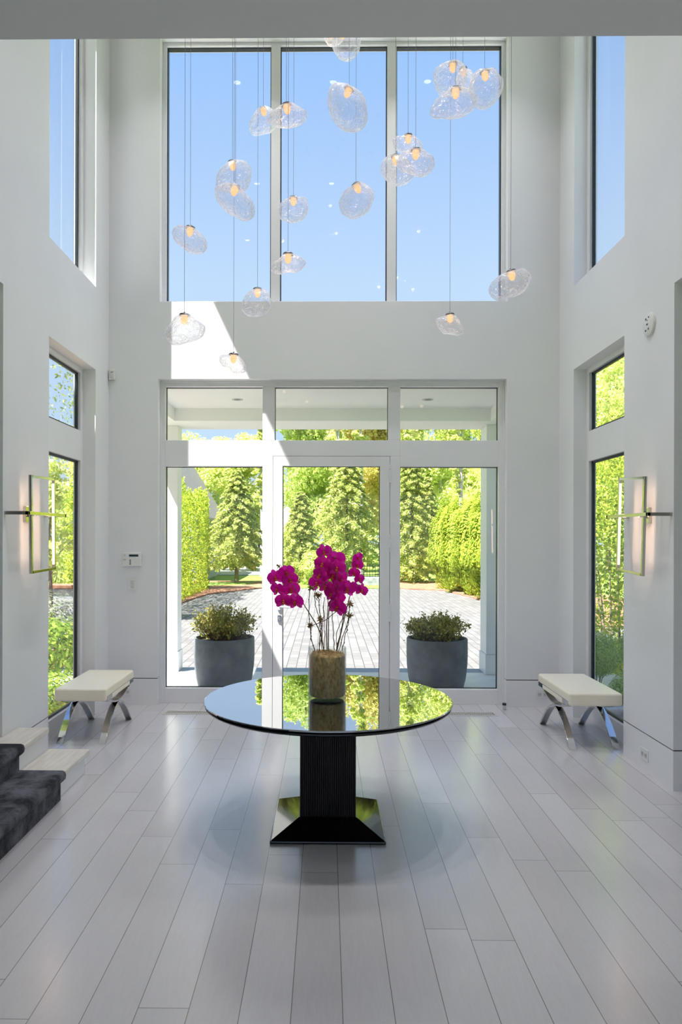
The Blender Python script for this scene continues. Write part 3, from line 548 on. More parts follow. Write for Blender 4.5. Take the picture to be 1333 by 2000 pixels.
STEMS={'L':[(-0.01,4.26,1.02),(-0.038,4.26,1.141),(-0.087,4.26,1.228),(-0.134,4.26,1.302),(-0.181,4.26,1.387),(-0.236,4.26,1.463),(-0.269,4.26,1.529),(-0.288,4.26,1.512)],'A':[(0.009,4.28,1.017),(0.006,4.28,1.166),(0.014,4.28,1.298),(0.0,4.28,1.419),(-0.011,4.28,1.529),(-0.006,4.28,1.617)],'B':[(0.017,4.24,1.024),(0.017,4.24,1.149),(0.022,4.24,1.28),(0.06,4.24,1.389),(0.065,4.24,1.487),(0.054,4.24,1.574)],'R':[(0.067,4.3,1.014),(0.095,4.3,1.136),(0.117,4.3,1.23),(0.144,4.3,1.341),(0.177,4.3,1.435),(0.193,4.3,1.529),(0.19,4.3,1.584),(0.21,4.3,1.612)]}
DRY=[([(-0.064,4.22,1.026),(-0.086,4.22,1.108),(-0.097,4.22,1.216),(-0.095,4.22,1.357),(-0.087,4.22,1.398)],'dried stem on the left of the vase,topped by one brown seed head'),([(-0.01,4.3,1.014),(-0.021,4.3,1.113),(-0.033,4.3,1.224),(-0.038,4.3,1.307),(-0.047,4.3,1.348)],'dried stem topped by a curled seed head under the middle orchids'),([(-0.037,4.2,1.03),(-0.032,4.2,1.127),(-0.024,4.2,1.192),(-0.032,4.2,1.216)],'short dried stem with its seed head in the middle of the vase'),([(-0.064,4.25,1.019),(-0.087,4.25,1.093),(-0.089,4.25,1.147),(-0.092,4.25,1.174)],'shortest dried stem at the left side of the vase'),([(0.078,4.27,1.019),(0.111,4.27,1.129),(0.132,4.27,1.211),(0.14,4.27,1.261),(0.146,4.27,1.299)],'tall dried stem with its seed head below the right orchids'),([(0.096,4.21,1.029),(0.12,4.21,1.132),(0.136,4.21,1.197),(0.141,4.21,1.234)],'thick dried stem with its seed head at the right side of the vase'),([(0.062,4.33,1.009),(0.09,4.33,1.115),(0.106,4.33,1.204),(0.109,4.33,1.246)],'thin dried stem with its small seed head behind the right ones')]
TWIGS=[[(-0.01,4.26,1.026),(-0.007,4.26,1.146),(-0.013,4.26,1.278),(-0.008,4.26,1.338)],[(0.053,4.26,1.026),(0.045,4.26,1.157),(0.036,4.26,1.278),(0.039,4.26,1.322)],[(-0.037,4.26,1.026),(-0.021,4.26,1.141),(-0.013,4.26,1.223),(-0.011,4.26,1.311)],[(0.067,4.26,1.026),(0.064,4.26,1.119),(0.094,4.26,1.201),(0.11,4.26,1.262)],[(-0.076,4.26,1.173),(0.001,4.26,1.206),(0.066,4.26,1.256),(0.132,4.26,1.289)],[(-0.021,4.26,1.026),(-0.038,4.26,1.201),(-0.065,4.26,1.31),(-0.055,4.26,1.387),(0.016,4.26,1.431)]]
CURLS=[[(0.022,4.26,1.354),(0.016,4.26,1.475),(-0.0,4.26,1.573),(0.022,4.26,1.612),(0.005,4.26,1.65),(-0.033,4.26,1.653),(-0.058,4.26,1.617),(-0.044,4.26,1.584),(-0.022,4.26,1.595)],[(0.022,4.26,1.53),(0.038,4.26,1.574),(0.065,4.26,1.59),(0.087,4.26,1.585),(0.076,4.26,1.568)],[(-0.038,4.26,1.458),(-0.06,4.26,1.513),(-0.055,4.26,1.557),(-0.033,4.26,1.568),(-0.022,4.26,1.551)],[(0.104,4.26,1.513),(0.131,4.26,1.541),(0.164,4.26,1.552)],[(-0.038,4.26,1.31),(-0.065,4.26,1.343),(-0.049,4.26,1.371),(-0.022,4.26,1.36)]]


def smooth_path(pts, n=6):
    pts = [Vector(p) for p in pts]; out = []
    for i in range(len(pts)-1):
        p0 = pts[max(i-1, 0)]; p1 = pts[i]; p2 = pts[i+1]; p3 = pts[min(i+2, len(pts)-1)]
        for j in range(n):
            t = j/n; out.append(.5*((2*p1)+(p2-p0)*t+(2*p0-5*p1+4*p2-p3)*t*t+(-p0+3*p1-3*p2+p3)*t**3))
    out.append(pts[-1]); return out
def wob(pts, a=.004):
    return [p+Vector((rnd.uniform(-a, a), rnd.uniform(-a, a), 0)) if 0 < i < len(pts)-1 else p for i, p in enumerate(pts)]

def petal(w, l, cup, n=9, k=6, wav=.0):
    """one petal growing along +Z in a local frame facing -Y"""
    v = []; f = []
    for i in range(n+1):
        t = (1-math.cos(math.pi*i/n))/2; wd = w*max(2*math.sqrt(max(t*(1-t), 0)), .3 if t < .5 else .06)
        for j in range(k+1):
            s = -1+2*j/k
            v.append((s*wd*.5, -cup*l*(1-(1-t)**2)*.5 + cup*abs(s)**2*w*.35 + wav*math.sin(7*t+3*s), t*l))
    for i in range(n):
        for j in range(k):
            a = i*(k+1)+j; f.append((a, a+1, a+k+2, a+k+1))
    return v, f
FL = .057
flower_meshes = []
for var in range(3):
    b = MB()
    for ang, w, l in ((0, .62, 1.0), (125, .58, .95), (-125, .58, .95), (74, 1.22, 1.0), (-74, 1.22, 1.0)):
        v, f = petal(w*FL, l*FL, .28+.1*var, wav=.002)
        q = Matrix.Rotation(math.radians(ang+rnd.uniform(-8, 8)), 4, 'Y') @ Matrix.Rotation(math.radians(rnd.uniform(-14, 10)), 4, 'X')
        off = Vector((0, -.003 if abs(ang) == 74 else .001, 0))
        b.add([q @ Vector(x) + off for x in v], f, True)
    flower_meshes.append(b)
def flower(parent, pos, face, roll, sc, var):
    base = flower_meshes[var]; b = MB(); b.v = list(base.v); b.f = list(base.f); b.smooth = list(base.smooth)
    face = Vector(face).normalized()
    z = Vector((0, 0, 1)); y = -face; x = y.cross(z).normalized(); z = x.cross(y)
    m4 = Matrix((x, y, z)).transposed().to_4x4() @ Matrix.Rotation(roll, 4, 'Y') @ Matrix.Scale(sc, 4)
    o = b.build('flower', MT['petal'], parent, fix=False); o.matrix_local = Matrix.Translation(Vector(pos)-parent.location) @ m4
    l = MB(); l.ball((0, -.007, -.003), .0085, 8, 5, (1, 1.3, 1.2)); l.ball((0, -.013, -.016), .008, 8, 5, (1.4, .8, 1.1)); l.ball((0, -.006, .008), .0045, 6, 4)
    l.build('lip', MT['lip'], o)
    return o
LBL = {'L': 'magenta orchid spray leaning far out to the left of the vase', 'A': 'magenta orchid spray, tallest, left of the middle pair', 'B': 'dense magenta orchid spray, front right of the middle pair', 'R': 'magenta orchid spray at the right of the vase'}
for kx in 'LABR':
    pts = [Vector(p) for p in STEMS[kx]]
    r0 = pts[0]
    o = empty('orchid_spray', tuple(r0), LBL[kx], 'orchid', 'orchid sprays in the vase')
    sp = smooth_path(pts); sm = MB().tube([p-r0 for p in sp], [.0042-.0026*i/len(sp) for i in range(len(sp))], 6)
    for p in SPRAYS[kx]:      # short stalks from the stem to each flower
        p = Vector(p); q = min(sp, key=lambda s_: (s_-p-Vector((0, .0, .02))).length)
        sm.tube([q-r0, (q+p)/2-r0+Vector((0, .012, .006)), p-r0+Vector((0, .004, 0))], .0012, 5)
    sm.build('stem', MT['greenstem'], o)
    for i, p in enumerate(SPRAYS[kx]):
        fx = {'L': -.35, 'A': -.3, 'B': .15, 'R': .35}[kx] + rnd.uniform(-.55, .55)
        flower(o, p, (fx, -1, rnd.uniform(-.35, .25)), rnd.uniform(-.4, .4), rnd.uniform(.86, 1.05) if kx != 'R' else rnd.uniform(.62, .8), i % 3)
    bd = MB()
    for i in range(3 if kx in 'LR' else 1):
        e_ = sp[-1-2*i]; p = e_+Vector((rnd.uniform(-.012, .012), -.006, rnd.uniform(-.006, .012))); bd.ball(p-r0, .0055, 8, 6, (1, 1, 1.25)); bd.tube([e_-r0, p-r0], .001, 4)
    bd.build('bud', MT['greenstem'], o)
for pts, lb in DRY:
    pts = [Vector(p) for p in pts]; r0 = pts[0]; o = empty('dried_flower', tuple(r0), lb, 'dried stem', 'dried stems in the vase')
    sp = wob(smooth_path(pts, 4)); s_ = MB().tube([p-r0 for p in sp], .0027, 6)
    for i in range(2, len(sp)-2, 3): s_.ball(sp[i]-r0, .0045, 6, 4)
    s_.build('stem', MT['stem'], o)
    hb = MB(); c = sp[-1]-r0; hb.ball(c, .011, 8, 6)
    for i in range(34):
        d = Vector((rnd.gauss(0, 1), rnd.gauss(0, 1), rnd.gauss(0, .8))).normalized(); hb.tube([c+d*.007, c+d*.018, c+d*rnd.uniform(.021, .031)], [.0024, .0018, .0006], 4)
    hb.build('seed_head', MT['seed'], o)
for i, pts in enumerate(TWIGS):
    sp = wob(smooth_path(pts, 5), .003); r0 = sp[0]
    o = MB().tube([p-r0 for p in sp], .0024, 6).build('dried_twig', MT['stem']); o.location = r0
    tag(o, 'bare dried twig ' + ['rising straight in the middle of the vase', 'rising thinly towards the right orchids', 'winding up at the left of the middle stems', 'curving out towards the right seed heads', 'lying slantwise across the other stems', 'arching up behind the left seed heads'][i], 'twig', 'dried twigs in the vase')
for i, pts in enumerate(CURLS):
    sp = smooth_path(pts, 8); r0 = sp[0]
    o = MB().tube([p-r0+Vector((0, .01*math.sin(j*.5), 0)) for j, p in enumerate(sp)], .0017, 5).build('curly_tendril', MT['stem']); o.location = r0
    tag(o, 'thin curling brown tendril ' + ['looping above the topmost orchid', 'curling at the top of the front right middle spray', 'curling at the left of the tallest spray', 'reaching from the middle orchids to the right spray', 'curling below the middle orchids'][i], 'tendril', 'curly tendrils among the orchids')

# ------------------------------------------------------------------ benches
def bench_mesh():
    o = empty('bench', (-2.0, 6.235, 0), 'cream leather bench on curved crossed chrome legs under the left window', 'bench', 'pair of hall benches')
    hw, hl = .212, .425
    cu = MB(); cu.box(-hw, hw, -hl, hl, .352, .455); cu.build('seat', MT['cream'], o, bevel=.018, seg=4)
    for s in (-1, 1):
        x0, x1 = sorted((s*(hw-.004), s*(hw+.004)))
        MB().box(x0, x1, -hl+.03, hl-.03, .350, .388).build('side_rail', MT['chrome'], o, bevel=.002)
        MB().box(*sorted((s*(hw+.002), s*(hw+.0065))), -hl+.16, hl-.16, .352, .384).build('rail_inlay', MT['cream'], o, bevel=.001)
        xc0, xc1 = sorted((s*(hw-.066), s*(hw-.010)))
        def arc(z_end, z_apex, y_end, th):
            up_ = []; n = 20
            for i in range(n+1):
                t = -1+2*i/n; up_.append((t*y_end, z_apex+(z_end-z_apex)*abs(t)**1.75))
            lo = [(y, z-th) if z_end < z_apex else (y, z+th) for y, z in up_]
            poly = []
            nrm = []
            for i, (y, z) in enumerate(up_):
                a = up_[max(i-1, 0)]; b = up_[min(i+1, n)]; ty, tz = b[0]-a[0], b[1]-a[1]; l_ = math.hypot(ty, tz); ny, nz = -tz/l_, ty/l_
                sgn = -1 if z_end < z_apex else 1
                nrm.append((y+sgn*ny*th, z+sgn*nz*th))
            if z_end < z_apex: nrm[0] = (nrm[0][0], 0.0); nrm[-1] = (nrm[-1][0], 0.0)
            return up_ + nrm[::-1]
        MB().prism(arc(0.0, .268, hl-.02, .018), 'x', xc0, xc1).build('leg', MT['chrome'], o, bevel=.002)
        MB().prism(arc(.352, .268, hl-.05, .015), 'x', xc0, xc1).build('leg_brace', MT['chrome'], o, bevel=.002)
        MB().box(xc0-.003, xc1+.003, -.03, .03, .252, .290).build('clasp', MT['chrome'], o, bevel=.003)
    MB().box(-hw+.05, hw-.05, -.02, .02, .262, .278).build('crossbar', MT['chrome'], o, bevel=.002)
    return o
bL = bench_mesh()
bR = copy_tree(bL); bR.location = (2.155, 6.155, 0); bR['label'] = 'cream leather bench on curved crossed chrome legs under the right window'

# ------------------------------------------------------------------ wall sconces: an upright frame threaded through a flat one
def frame_bar(m, p0, p1, t): m.box(*[v for i in range(3) for v in (min(p0[i], p1[i])-t/2, max(p0[i], p1[i])+t/2)]); return m
def sconce(xw, sg, label, tilt):
    o = empty('wall_sconce', (xw, 5.21, 1.857), label, 'wall light', 'pair of wall sconces')
    X = lambda d: sg*d
    MB().box(*sorted((0, X(.022))), -.055, .055, -.058, .058).build('backplate', MT['bronze'], o, bevel=.002)
    MB().box(*sorted((X(.02), X(.07))), -.016, .016, -.012, .012).build('stem', MT['bronze'], o)
    h = MB(); y0, y1 = -.345, .34
    for a, b in (((X(.155), y0, 0), (X(.155), y1, 0)), ((X(.012), y0, 0), (X(.155), y0, 0)), ((X(.012), y1, 0), (X(.155), y1, 0))): frame_bar(h, a, b, .024)
    h.build('flat_frame', MT['bronze'], o, bevel=.0015)
    v = MB(); a0, a1, z0, z1, xc = -.145, .285, -.412, .268, X(.094)
    t = .022
    for p, q in (((xc, a0, z0), (xc, a0, z1)), ((xc, a1, z0), (xc, a1, z1))): frame_bar(v, p, q, t)
    v.box(xc-t/2, xc+t/2, a0, a1, z1-.008, z1+t/2); v.box(xc-t/2, xc+t/2, a0, a1, z0-t/2, z0+.008)
    vo = v.build('upright_frame', MT['bronze'], o, bevel=.0015); vo.rotation_euler = (tilt, 0, 0)
    for yy, d, nm in ((a1-t/2, -1, 0), (a0+t/2, 1, 1)):
        q = MB().box(xc-.0085, xc+.0085, *sorted((yy, yy+d*.004)), z0+.03, z1-.03).build('led_strip', MT['led'], vo)
        ld = bpy.data.lights.new('sconce_strip', 'AREA'); ld.shape = 'RECTANGLE'; ld.size = .016; ld.size_y = .58; ld.energy = .5; ld.color = (1, .62, .42)
        lo = bpy.data.objects.new('sconce_lamp', ld); COL.objects.link(lo); lo.parent = vo; lo.location = (xc, yy+d*.006, (z0+z1)/2)
        lo.rotation_euler = Vector((0, d, 0)).to_track_quat('-Z', 'Z').to_euler()
        ld.size, ld.size_y = .016, .58
    return o
sconce(XL, 1, 'polished metal wall sconce of two crossed rectangular frames on the left wall', .022)
sconce(XR, -1, 'polished metal wall sconce of two crossed rectangular frames on the right wall', .055)

# ------------------------------------------------------------------ small fittings on walls and floor
kp = empty('alarm_keypad', (-1.9495, YF, 1.466), 'white alarm keypad with a dark screen on the front wall left of the door', 'keypad')
MB().box(-.0945, .0945, -.028, 0, -.069, .069).build('body', MT['plastic'], kp, bevel=.006)
MB().box(-.025, .068, -.0295, -.027, .028, .050).build('screen', MT['lcd'], kp)
for i in range(4): MB().box(-.020, -.006, -.0305, -.027, -.010-i*.014, -.001-i*.014).build('button', MT['button'], kp)
b = MB(); b.lathe([(.001, 0), (.010, 0), (.010, .002), (.001, .002)], 16, close=False)
for i in range(len(b.v)): x, y, z = b.v[i]; b.v[i] = (-.068+x, -.028-z, .042+y)
b.build('sounder', MT['palebtn'], kp)
for i in range(2): MB().box(-.080+i*.016, -.076+i*.016, -.0295, -.027, -.010, .004).build('indicator', MT['button'], kp)
sw = empty('light_switch', (-1.951, YF, 1.221), 'white multi-button light switch below the alarm keypad', 'light switch')
MB().box(-.042, .042, -.007, 0, -.062, .062).build('plate', MT['plastic'], sw, bevel=.003)
for i in range(6): MB().box(-.014, .020, -.010, -.006, .022-i*.013, .031-i*.013).build('button', MT['palebtn'], sw, bevel=.001)
ms = empty('motion_sensor', (-2.150, YF, 3.32), 'small white motion sensor in the corner beside the left window', 'motion sensor')
MB().box(-.028, .028, -.040, 0, -.053, .053).build('body', MT['plastic'], ms, bevel=.006)
MB().box(-.016, .018, -.0425, -.038, -.034, .010).build('lens', MT['palebtn'], ms, bevel=.003)
MB().box(-.012, .014, -.0425, -.038, .018, .023).build('indicator', MT['button'], ms)
sp_ = empty('smoke_alarm', (XR, 5.185, 3.232), 'round white alarm disc with small slots high on the right wall', 'alarm')
b = MB().lathe([(.001, 0), (.084, 0), (.086, .006), (.083, .016), (.070, .022), (.001, .024)], 40, close=False)
def toX(b):
    for i in range(len(b.v)): x, y, z = b.v[i]; b.v[i] = (-z, x, y)
    return b
toX(b).build('body', MT['plastic'], sp_)
b = MB()
for y, z, w, h in ((.02, .042, .006, .014), (-.024, .046, .005, .010), (.0, 0, .010, .012), (.024, -.04, .006, .010), (-.02, -.036, .005, .014), (.0, .03, .004, .006)): b.box(-.0255, -.021, y-w, y+w, z-h/2, z+h/2)
b.build('slot', MT['slot'], sp_)
def outlet(loc, rotz, label, w=.06, h=.042):
    o = empty('wall_outlet', loc, label, 'power outlet', 'power outlets in the baseboards', rotz=rotz)
    MB().box(-w, w, -.006, 0, -h, h).build('plate', MT['plastic'], o, bevel=.002)
    for s in (-1, 1):
        q = MB().box(s*w*.45-.018, s*w*.45+.018, -.0085, -.005, -.018, .018).build('socket', MT['palebtn'], o, bevel=.002)
        MB().box(s*w*.45-.009, s*w*.45-.006, -.0092, -.007, -.004, .008).box(s*w*.45+.006, s*w*.45+.009, -.0092, -.007, -.004, .008).box(s*w*.45-.002, s*w*.45+.002, -.0092, -.007, -.012, -.008).build('slot', MT['slot'], q)
outlet((-2.02, YF, .134), 0, 'white power outlet in the front baseboard behind the left bench')
outlet((2.168, YF, .128), 0, 'white power outlet in the front baseboard behind the right bench')
outlet((XR, 5.257, .117), -math.pi/2, 'white power outlet in the right-hand baseboard in front of the bench')
dsn = empty('door_stop', (1.762, 7.08, 0), 'small metal door stop on the floor right of the entrance', 'door stop')
MB().lathe([(.001, 0), (.018, 0), (.018, .045), (.001, .045)], 20, close=False).build('post', MT['chrome'], dsn)
MB().lathe([(.001, .0455), (.020, .0455), (.020, .062), (.016, .066), (.001, .066)], 20, close=False).build('rubber_top', MT['gasket'], dsn)
for x0, x1, lb in ((-1.56, -1.05, 'pale slotted floor vent in front of the left sidelight'), (1.10, 1.645, 'pale slotted floor vent in front of the right sidelight')):
    o = empty('floor_vent', ((x0+x1)/2, 6.895, 0), lb, 'floor vent', 'floor vents')
    hw = (x1-x0)/2
    boxes([(-hw, hw, -.075, -.050, 0, .004), (-hw, hw, .050, .075, 0, .004), (-hw, -hw+.03, -.05, .05, 0, .004), (hw-.03, hw, -.05, .05, 0, .004), (-hw+.03, hw-.03, -.004, .004, 0, .004)]).build('rim', MT['ventwood'], o)
    MB().box(-hw+.03, hw-.03, -.05, .05, .0002, .0012).build('duct', MT['slot'], o)
    b = MB(); n = int((2*hw-.06)/.017)
    for i in range(n): b.box(-hw+.036+i*.017, -hw+.045+i*.017, -.05, .05, .001, .0036)
    b.build('slats', MT['ventwood'], o)

# ------------------------------------------------------------------ glass pendants
def pendant(idx, c, cordx, outl, label):
    o = empty('pendant_light', c, label, 'pendant light', 'crumpled glass pendants')
    # smooth closed outline
    n0 = len(outl); P_ = [Vector((a, 0, b)) for a, b in outl]; ring_ = []
    for i in range(n0):
        p0, p1, p2, p3 = (P_[(i+d) % n0] for d in (-1, 0, 1, 2))
        for j in range(4):
            t = j/4; ring_.append(.5*((2*p1)+(p2-p0)*t+(2*p0-5*p1+4*p2-p3)*t*t+(-p0+3*p1-3*p2+p3)*t**3))
    cz = sum((p for p in ring_), Vector())/len(ring_)
    mn = min(max(p.x for p in ring_)-min(p.x for p in ring_), max(p.z for p in ring_)-min(p.z for p in ring_))
    dep = max(.055, mn*.5); rg = random.Random(100+idx); nr = 12; n = len(ring_)
    ph = [(rg.uniform(0, 6.3), rg.uniform(12, 34), Vector((rg.gauss(0, 1), rg.gauss(0, 1), rg.gauss(0, 1))).normalized()) for _ in range(7)]
    vs_ = []
    for i in range(nr+1):
        a = -math.pi/2 + math.pi*i/nr; cc = max(math.cos(a), .02)**.82; yy = dep*math.sin(a)
        for p in ring_:
            q = cz+(p-cz)*cc; q = Vector((q.x, yy, q.z))
            nz = sum(abs(math.sin(q.dot(d)*f_+p_)) for p_, f_, d in ph)/len(ph)-.62
            low = 1.0 if q.z < cz.z else .45
            wgt = .30 + .70*(1-cc)
            q += (q-cz).normalized()*nz*.11*mn*low*wgt
            vs_.append(q)
    fs = [(i*n+k_, i*n+(k_+1) % n, (i+1)*n+(k_+1) % n, (i+1)*n+k_) for i in range(nr) for k_ in range(n)]
    b = MB(); b.add(vs_, fs, True); b.add(vs_[:n], [tuple(range(n))], True); b.add(vs_[-n:], [tuple(reversed(range(n)))], True)
    # the cord enters at the highest point of the outline under it
    near = sorted(ring_, key=lambda p: abs(p.x-cordx))
    top = max((p for p in near[:6]), key=lambda p: p.z); zt = top.z
    i0 = ring_.index(top); ta, tb_ = ring_[i0-2], ring_[(i0+2) % n]; dx_ = tb_-ta
    if dx_.x < 0: dx_ = -dx_
    slope = max(-.55, min(.55, math.atan2(dx_.z, abs(dx_.x)+1e-5)))
    g = b.build('glass_shade', MT['pendant'], o)
    cap = MB().lathe([(.001, -.006), (.034, -.006), (.036, 0), (.033, .006), (.010, .008), (.006, .02), (.001, .02)], 28, close=False).build('cap', MT['cap'], o)
    cap.location = (cordx, 0, zt-.002); cap.rotation_euler = (0, -slope, 0)
    bl = MB().lathe([(.001, -.066), (.012, -.063), (.022, -.050), (.027, -.030), (.026, -.007), (.001, -.007)], 20, close=False).build('bulb', MT['bulb'], cap)
    ld = bpy.data.lights.new('pendant_lamp', 'POINT'); ld.energy = .26; ld.color = (1, .70, .46); ld.shadow_soft_size = .02
    lo = bpy.data.objects.new('pendant_lamp', ld); COL.objects.link(lo); lo.parent = cap; lo.location = (0, 0, -.075)
    MB().tube([(cordx, 0, zt+.01), (cordx, 0, ZC-c[2]-.02)], .0013, 6).lathe([(.001, 0), (.03, 0), (.03, .02), (.001, .02)], 16, (cordx, 0, ZC-c[2]-.02), close=False).build('cord', MT['cord'], o)
for i, (c, cx_, outl, lb) in enumerate(PENDANTS): pendant(i, c, cx_, outl, lb)

# ------------------------------------------------------------------ outside: porch, court, planting
GZ = -.30
def part(lst, name, m, o, bevel=0):
    q = boxes(lst).build(name, MT[m], o, bevel=bevel); q.matrix_parent_inverse = Matrix.Translation(-o.location); return q
pr = empty('porch', (0, 8.4, 0), 'white flat-roofed entrance porch outside the door', 'porch', kind='structure')
part([(-2.35, 2.55, YO, 9.30, 3.24, 3.34)], 'soffit', 'soffit', pr)
part([(-2.35, 2.55, 8.62, 9.30, 3.09, 3.2395), (-2.35, -1.83, YO, 8.62, 3.09, 3.2395), (1.97, 2.55, YO, 8.62, 3.09, 3.2395), (-2.45, 2.65, YO, 9.42, 3.3405, 3.72)], 'beam', 'soffit', pr)
for x0, x1, y0, y1 in ((-2.31, -1.86, 8.97, 9.22), (1.985, 2.50, 8.88, 9.22)):
    c_ = part([(x0, x1, y0, y1, .25, 3.089)], 'pillar', 'white', pr, .004); part([(x0-.012, x1+.012, y0-.012, y1+.012, 0, .247)], 'plinth', 'white', pr, .004)
for x_, w_ in ((-1.0, 'left'), (1.14, 'right')):
    o = empty('porch_downlight', (x_, 8.05, 3.24), 'small recessed lamp in the porch ceiling, %s one' % w_, 'ceiling light', 'recessed lamps of the porch')
    MB().lathe([(.040, -.002), (.046, -.006), (.062, -.006), (.064, 0), (.040, 0)], 24, close=False).build('trim_ring', MT['palebtn'], o)
    MB().lathe([(.001, -.001), (.0395, -.001), (.0395, -.0003), (.001, -.0003)], 24, close=False).build('lens', MT['button'], o)
part([(-3.4, 3.6, YO, 9.0, -.3, -.001)], 'porch_floor', 'porchfloor', pr)
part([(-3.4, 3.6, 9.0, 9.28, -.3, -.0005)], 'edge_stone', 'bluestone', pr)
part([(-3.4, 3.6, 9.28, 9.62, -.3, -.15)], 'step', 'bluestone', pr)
part([(ox0, ox1, 7.32, YO, -.3, -.001)], 'threshold', 'porchfloor', pr)
tag(boxes([(-9, 9.5, 9.62, 27.6, GZ-.2, GZ), (-9, -6.0, 7.0, 9.62, GZ-.2, GZ), (6.4, 9.5, 7.0, 9.62, GZ-.2, GZ)]).build('courtyard_paving', MT['paver']), 'pale grey paved courtyard in front of the porch', 'paving', kind='structure')
tag(boxes([(-80, 80, 27.6, 160, GZ-.25, GZ-.03), (-80, -9, -10, 27.6, GZ-.25, GZ-.03), (9.5, 80, -10, 27.6, GZ-.25, GZ-.03), (-9, -6.4, -10, 7.0, GZ-.25, GZ-.03), (6.4, 9.5, -10, 7.0, GZ-.25, GZ-.03),(-6.4,-2.6,5.2,7.0,GZ-.25,GZ-.03),(2.75,6.4,5.2,7.0,GZ-.25,GZ-.03), (-80,80,-60,-10,GZ-.25,GZ-.03)]).build('lawn', MT['grass']), 'grass ground around and beyond the courtyard', 'lawn', kind='structure')
def bed(poly, label, m='mulch', h=.05, name='mulch_bed', cat='planting bed', z=GZ):
    return tag(MB().prism(poly, 'z', z-.02, z+h).build(name, MT[m], bevel=.02), label, cat, kind='structure')
bed([(-9, 14), (-4.35, 14), (-4.25, 22), (-4.0, 24.5), (-2.6, 27.3), (-1.2, 28.5), (-1.2, 31.5), (-9, 31.5)], 'reddish mulch bed along the left edge of the courtyard')
bed([(9.5, 16), (5.0, 16), (4.85, 23), (4.4, 26.6), (3.0, 27.3), (2.6, 29), (2.6, 32), (9.5, 32)], 'reddish mulch bed along the right edge of the courtyard')
bed([(-1.1, 27.65), (2.5, 27.65), (2.5, 36), (-1.1, 36)], 'strip of lawn beyond the courtyard, below the stone wall', 'grass', .03, 'lawn_strip', 'lawn')
bed([(-4.9, 27.8), (-3.0, 29.2), (-3.0, 30.2), (-5.2, 30.2)], 'small grass patch in front of the conical evergreen', 'grass', .07, 'grass_patch', 'lawn')
bed([(-7, 37), (-1.2, 37), (-.8, 47), (-8, 47)], 'pale asphalt drive beyond the planting on the left', 'asphalt', .02, 'driveway', 'driveway')

bed([(-6.0, 5.3), (-2.46, 5.3), (-2.46, 7.5), (-3.42, 7.6), (-3.42, 9.65), (-3.9, 12.2), (-6.0, 13)], 'planting bed under the left side window')
bed([(6.4, 5.3), (2.60, 5.3), (2.60, 7.5), (3.62, 7.6), (3.62, 9.65), (4.3, 12.2), (6.4, 12.4)], 'planting bed under the right side window')
# planters
def leaf_cloud(cent, nrm_up, size, seed, asp=.55, jitter=.35):
    rg = np.random.default_rng(seed); n = len(cent)
    d = rg.normal(size=(n, 3)); d[:, 2] += nrm_up; d /= np.linalg.norm(d, axis=1)[:, None]
    t = rg.normal(size=(n, 3)); t -= (t*d).sum(1)[:, None]*d; t /= np.linalg.norm(t, axis=1)[:, None]; b = np.cross(d, t)
    s = size*(1+jitter*rg.uniform(-1, 1, n))[:, None]
    v = np.empty((n, 4, 3)); v[:, 0] = cent-t*s*.5; v[:, 1] = cent+b*s*asp*.5+d*s*.08; v[:, 2] = cent+t*s*.5; v[:, 3] = cent-b*s*asp*.5+d*s*.08
    return v.reshape(-1, 3)
def leaf_mesh(name, verts, m):
    me = bpy.data.meshes.new(name); n = len(verts)//4
    me.vertices.add(len(verts)); me.vertices.foreach_set('co', verts.astype(np.float32).ravel())
    me.loops.add(4*n); me.loops.foreach_set('vertex_index', np.arange(4*n, dtype=np.int32))
    me.polygons.add(n); me.polygons.foreach_set('loop_start', np.arange(0, 4*n, 4, dtype=np.int32)); 
    me.update(calc_edges=True); me.validate(); me.materials.append(m); return me
def leaf_obj(name, verts, m, parent=None, loc=None):
    o = bpy.data.objects.new(name, leaf_mesh(name, verts, m)); COL.objects.link(o)
    if parent is not None: o.parent = parent
    if loc is not None: o.location = loc
    return o
def planter(loc, label, seed, w, hgt):
    rg = np.random.default_rng(seed); o = empty('planter', loc, label, 'planter', 'planters on the porch')
    MB().lathe([(.001, 0), (.285, 0), (.300, .01), (.322, .10), (.340, .25), (.345, .38), (.343, .545), (.338, .553), (.318, .553), (.314, .545), (.312, .49), (.001, .49)], 64, close=False).build('pot', MT['concrete'], o)
    MB().lathe([(.001, .535), (.2, .525), (.3115, .505), (.3115, .492), (.001, .492)], 32, close=False).build('soil', MT['soil'], o)
    tw = MB(); cs_ = []
    for i in range(120):
        a = rg.uniform(0, 6.283); r_ = .30*math.sqrt(rg.uniform(0, 1)); p0 = Vector((r_*.55*math.cos(a), r_*.55*math.sin(a), .515))
        out = r_/.30; ln = hgt*(1-.45*out**2)*rg.uniform(.8, 1.12); p1 = p0+Vector((math.cos(a)*out*w*.62, math.sin(a)*out*w*.62, ln)); pm = (p0+p1)/2+Vector((0, 0, .03))
        tw.tube([p0, pm, p1], [.004, .003, .0015], 4)
        for j in range(34):
            t = rg.uniform(.22, 1.0); q = p0.lerp(pm, t*2) if t < .5 else pm.lerp(p1, t*2-1); sd_ = .035 if t < .93 else .012
            cs_.append((q.x+rg.normal(0, sd_), q.y+rg.normal(0, sd_), max(.52, q.z+rg.normal(0, sd_*.8))))
    sh = tw.build('shrub', MT['stem'], o)
    leaf_obj('foliage', leaf_cloud(np.array(cs_), .5, .034, seed), MT['lf_pot'], sh)
planter((-1.157, 8.17, 0), 'tall round charcoal planter with an olive shrub outside the left sidelight', 5, .37, .40)
planter((1.267, 8.17, 0), 'tall round charcoal planter with a low olive shrub outside the right sidelight', 8, .34, .32)

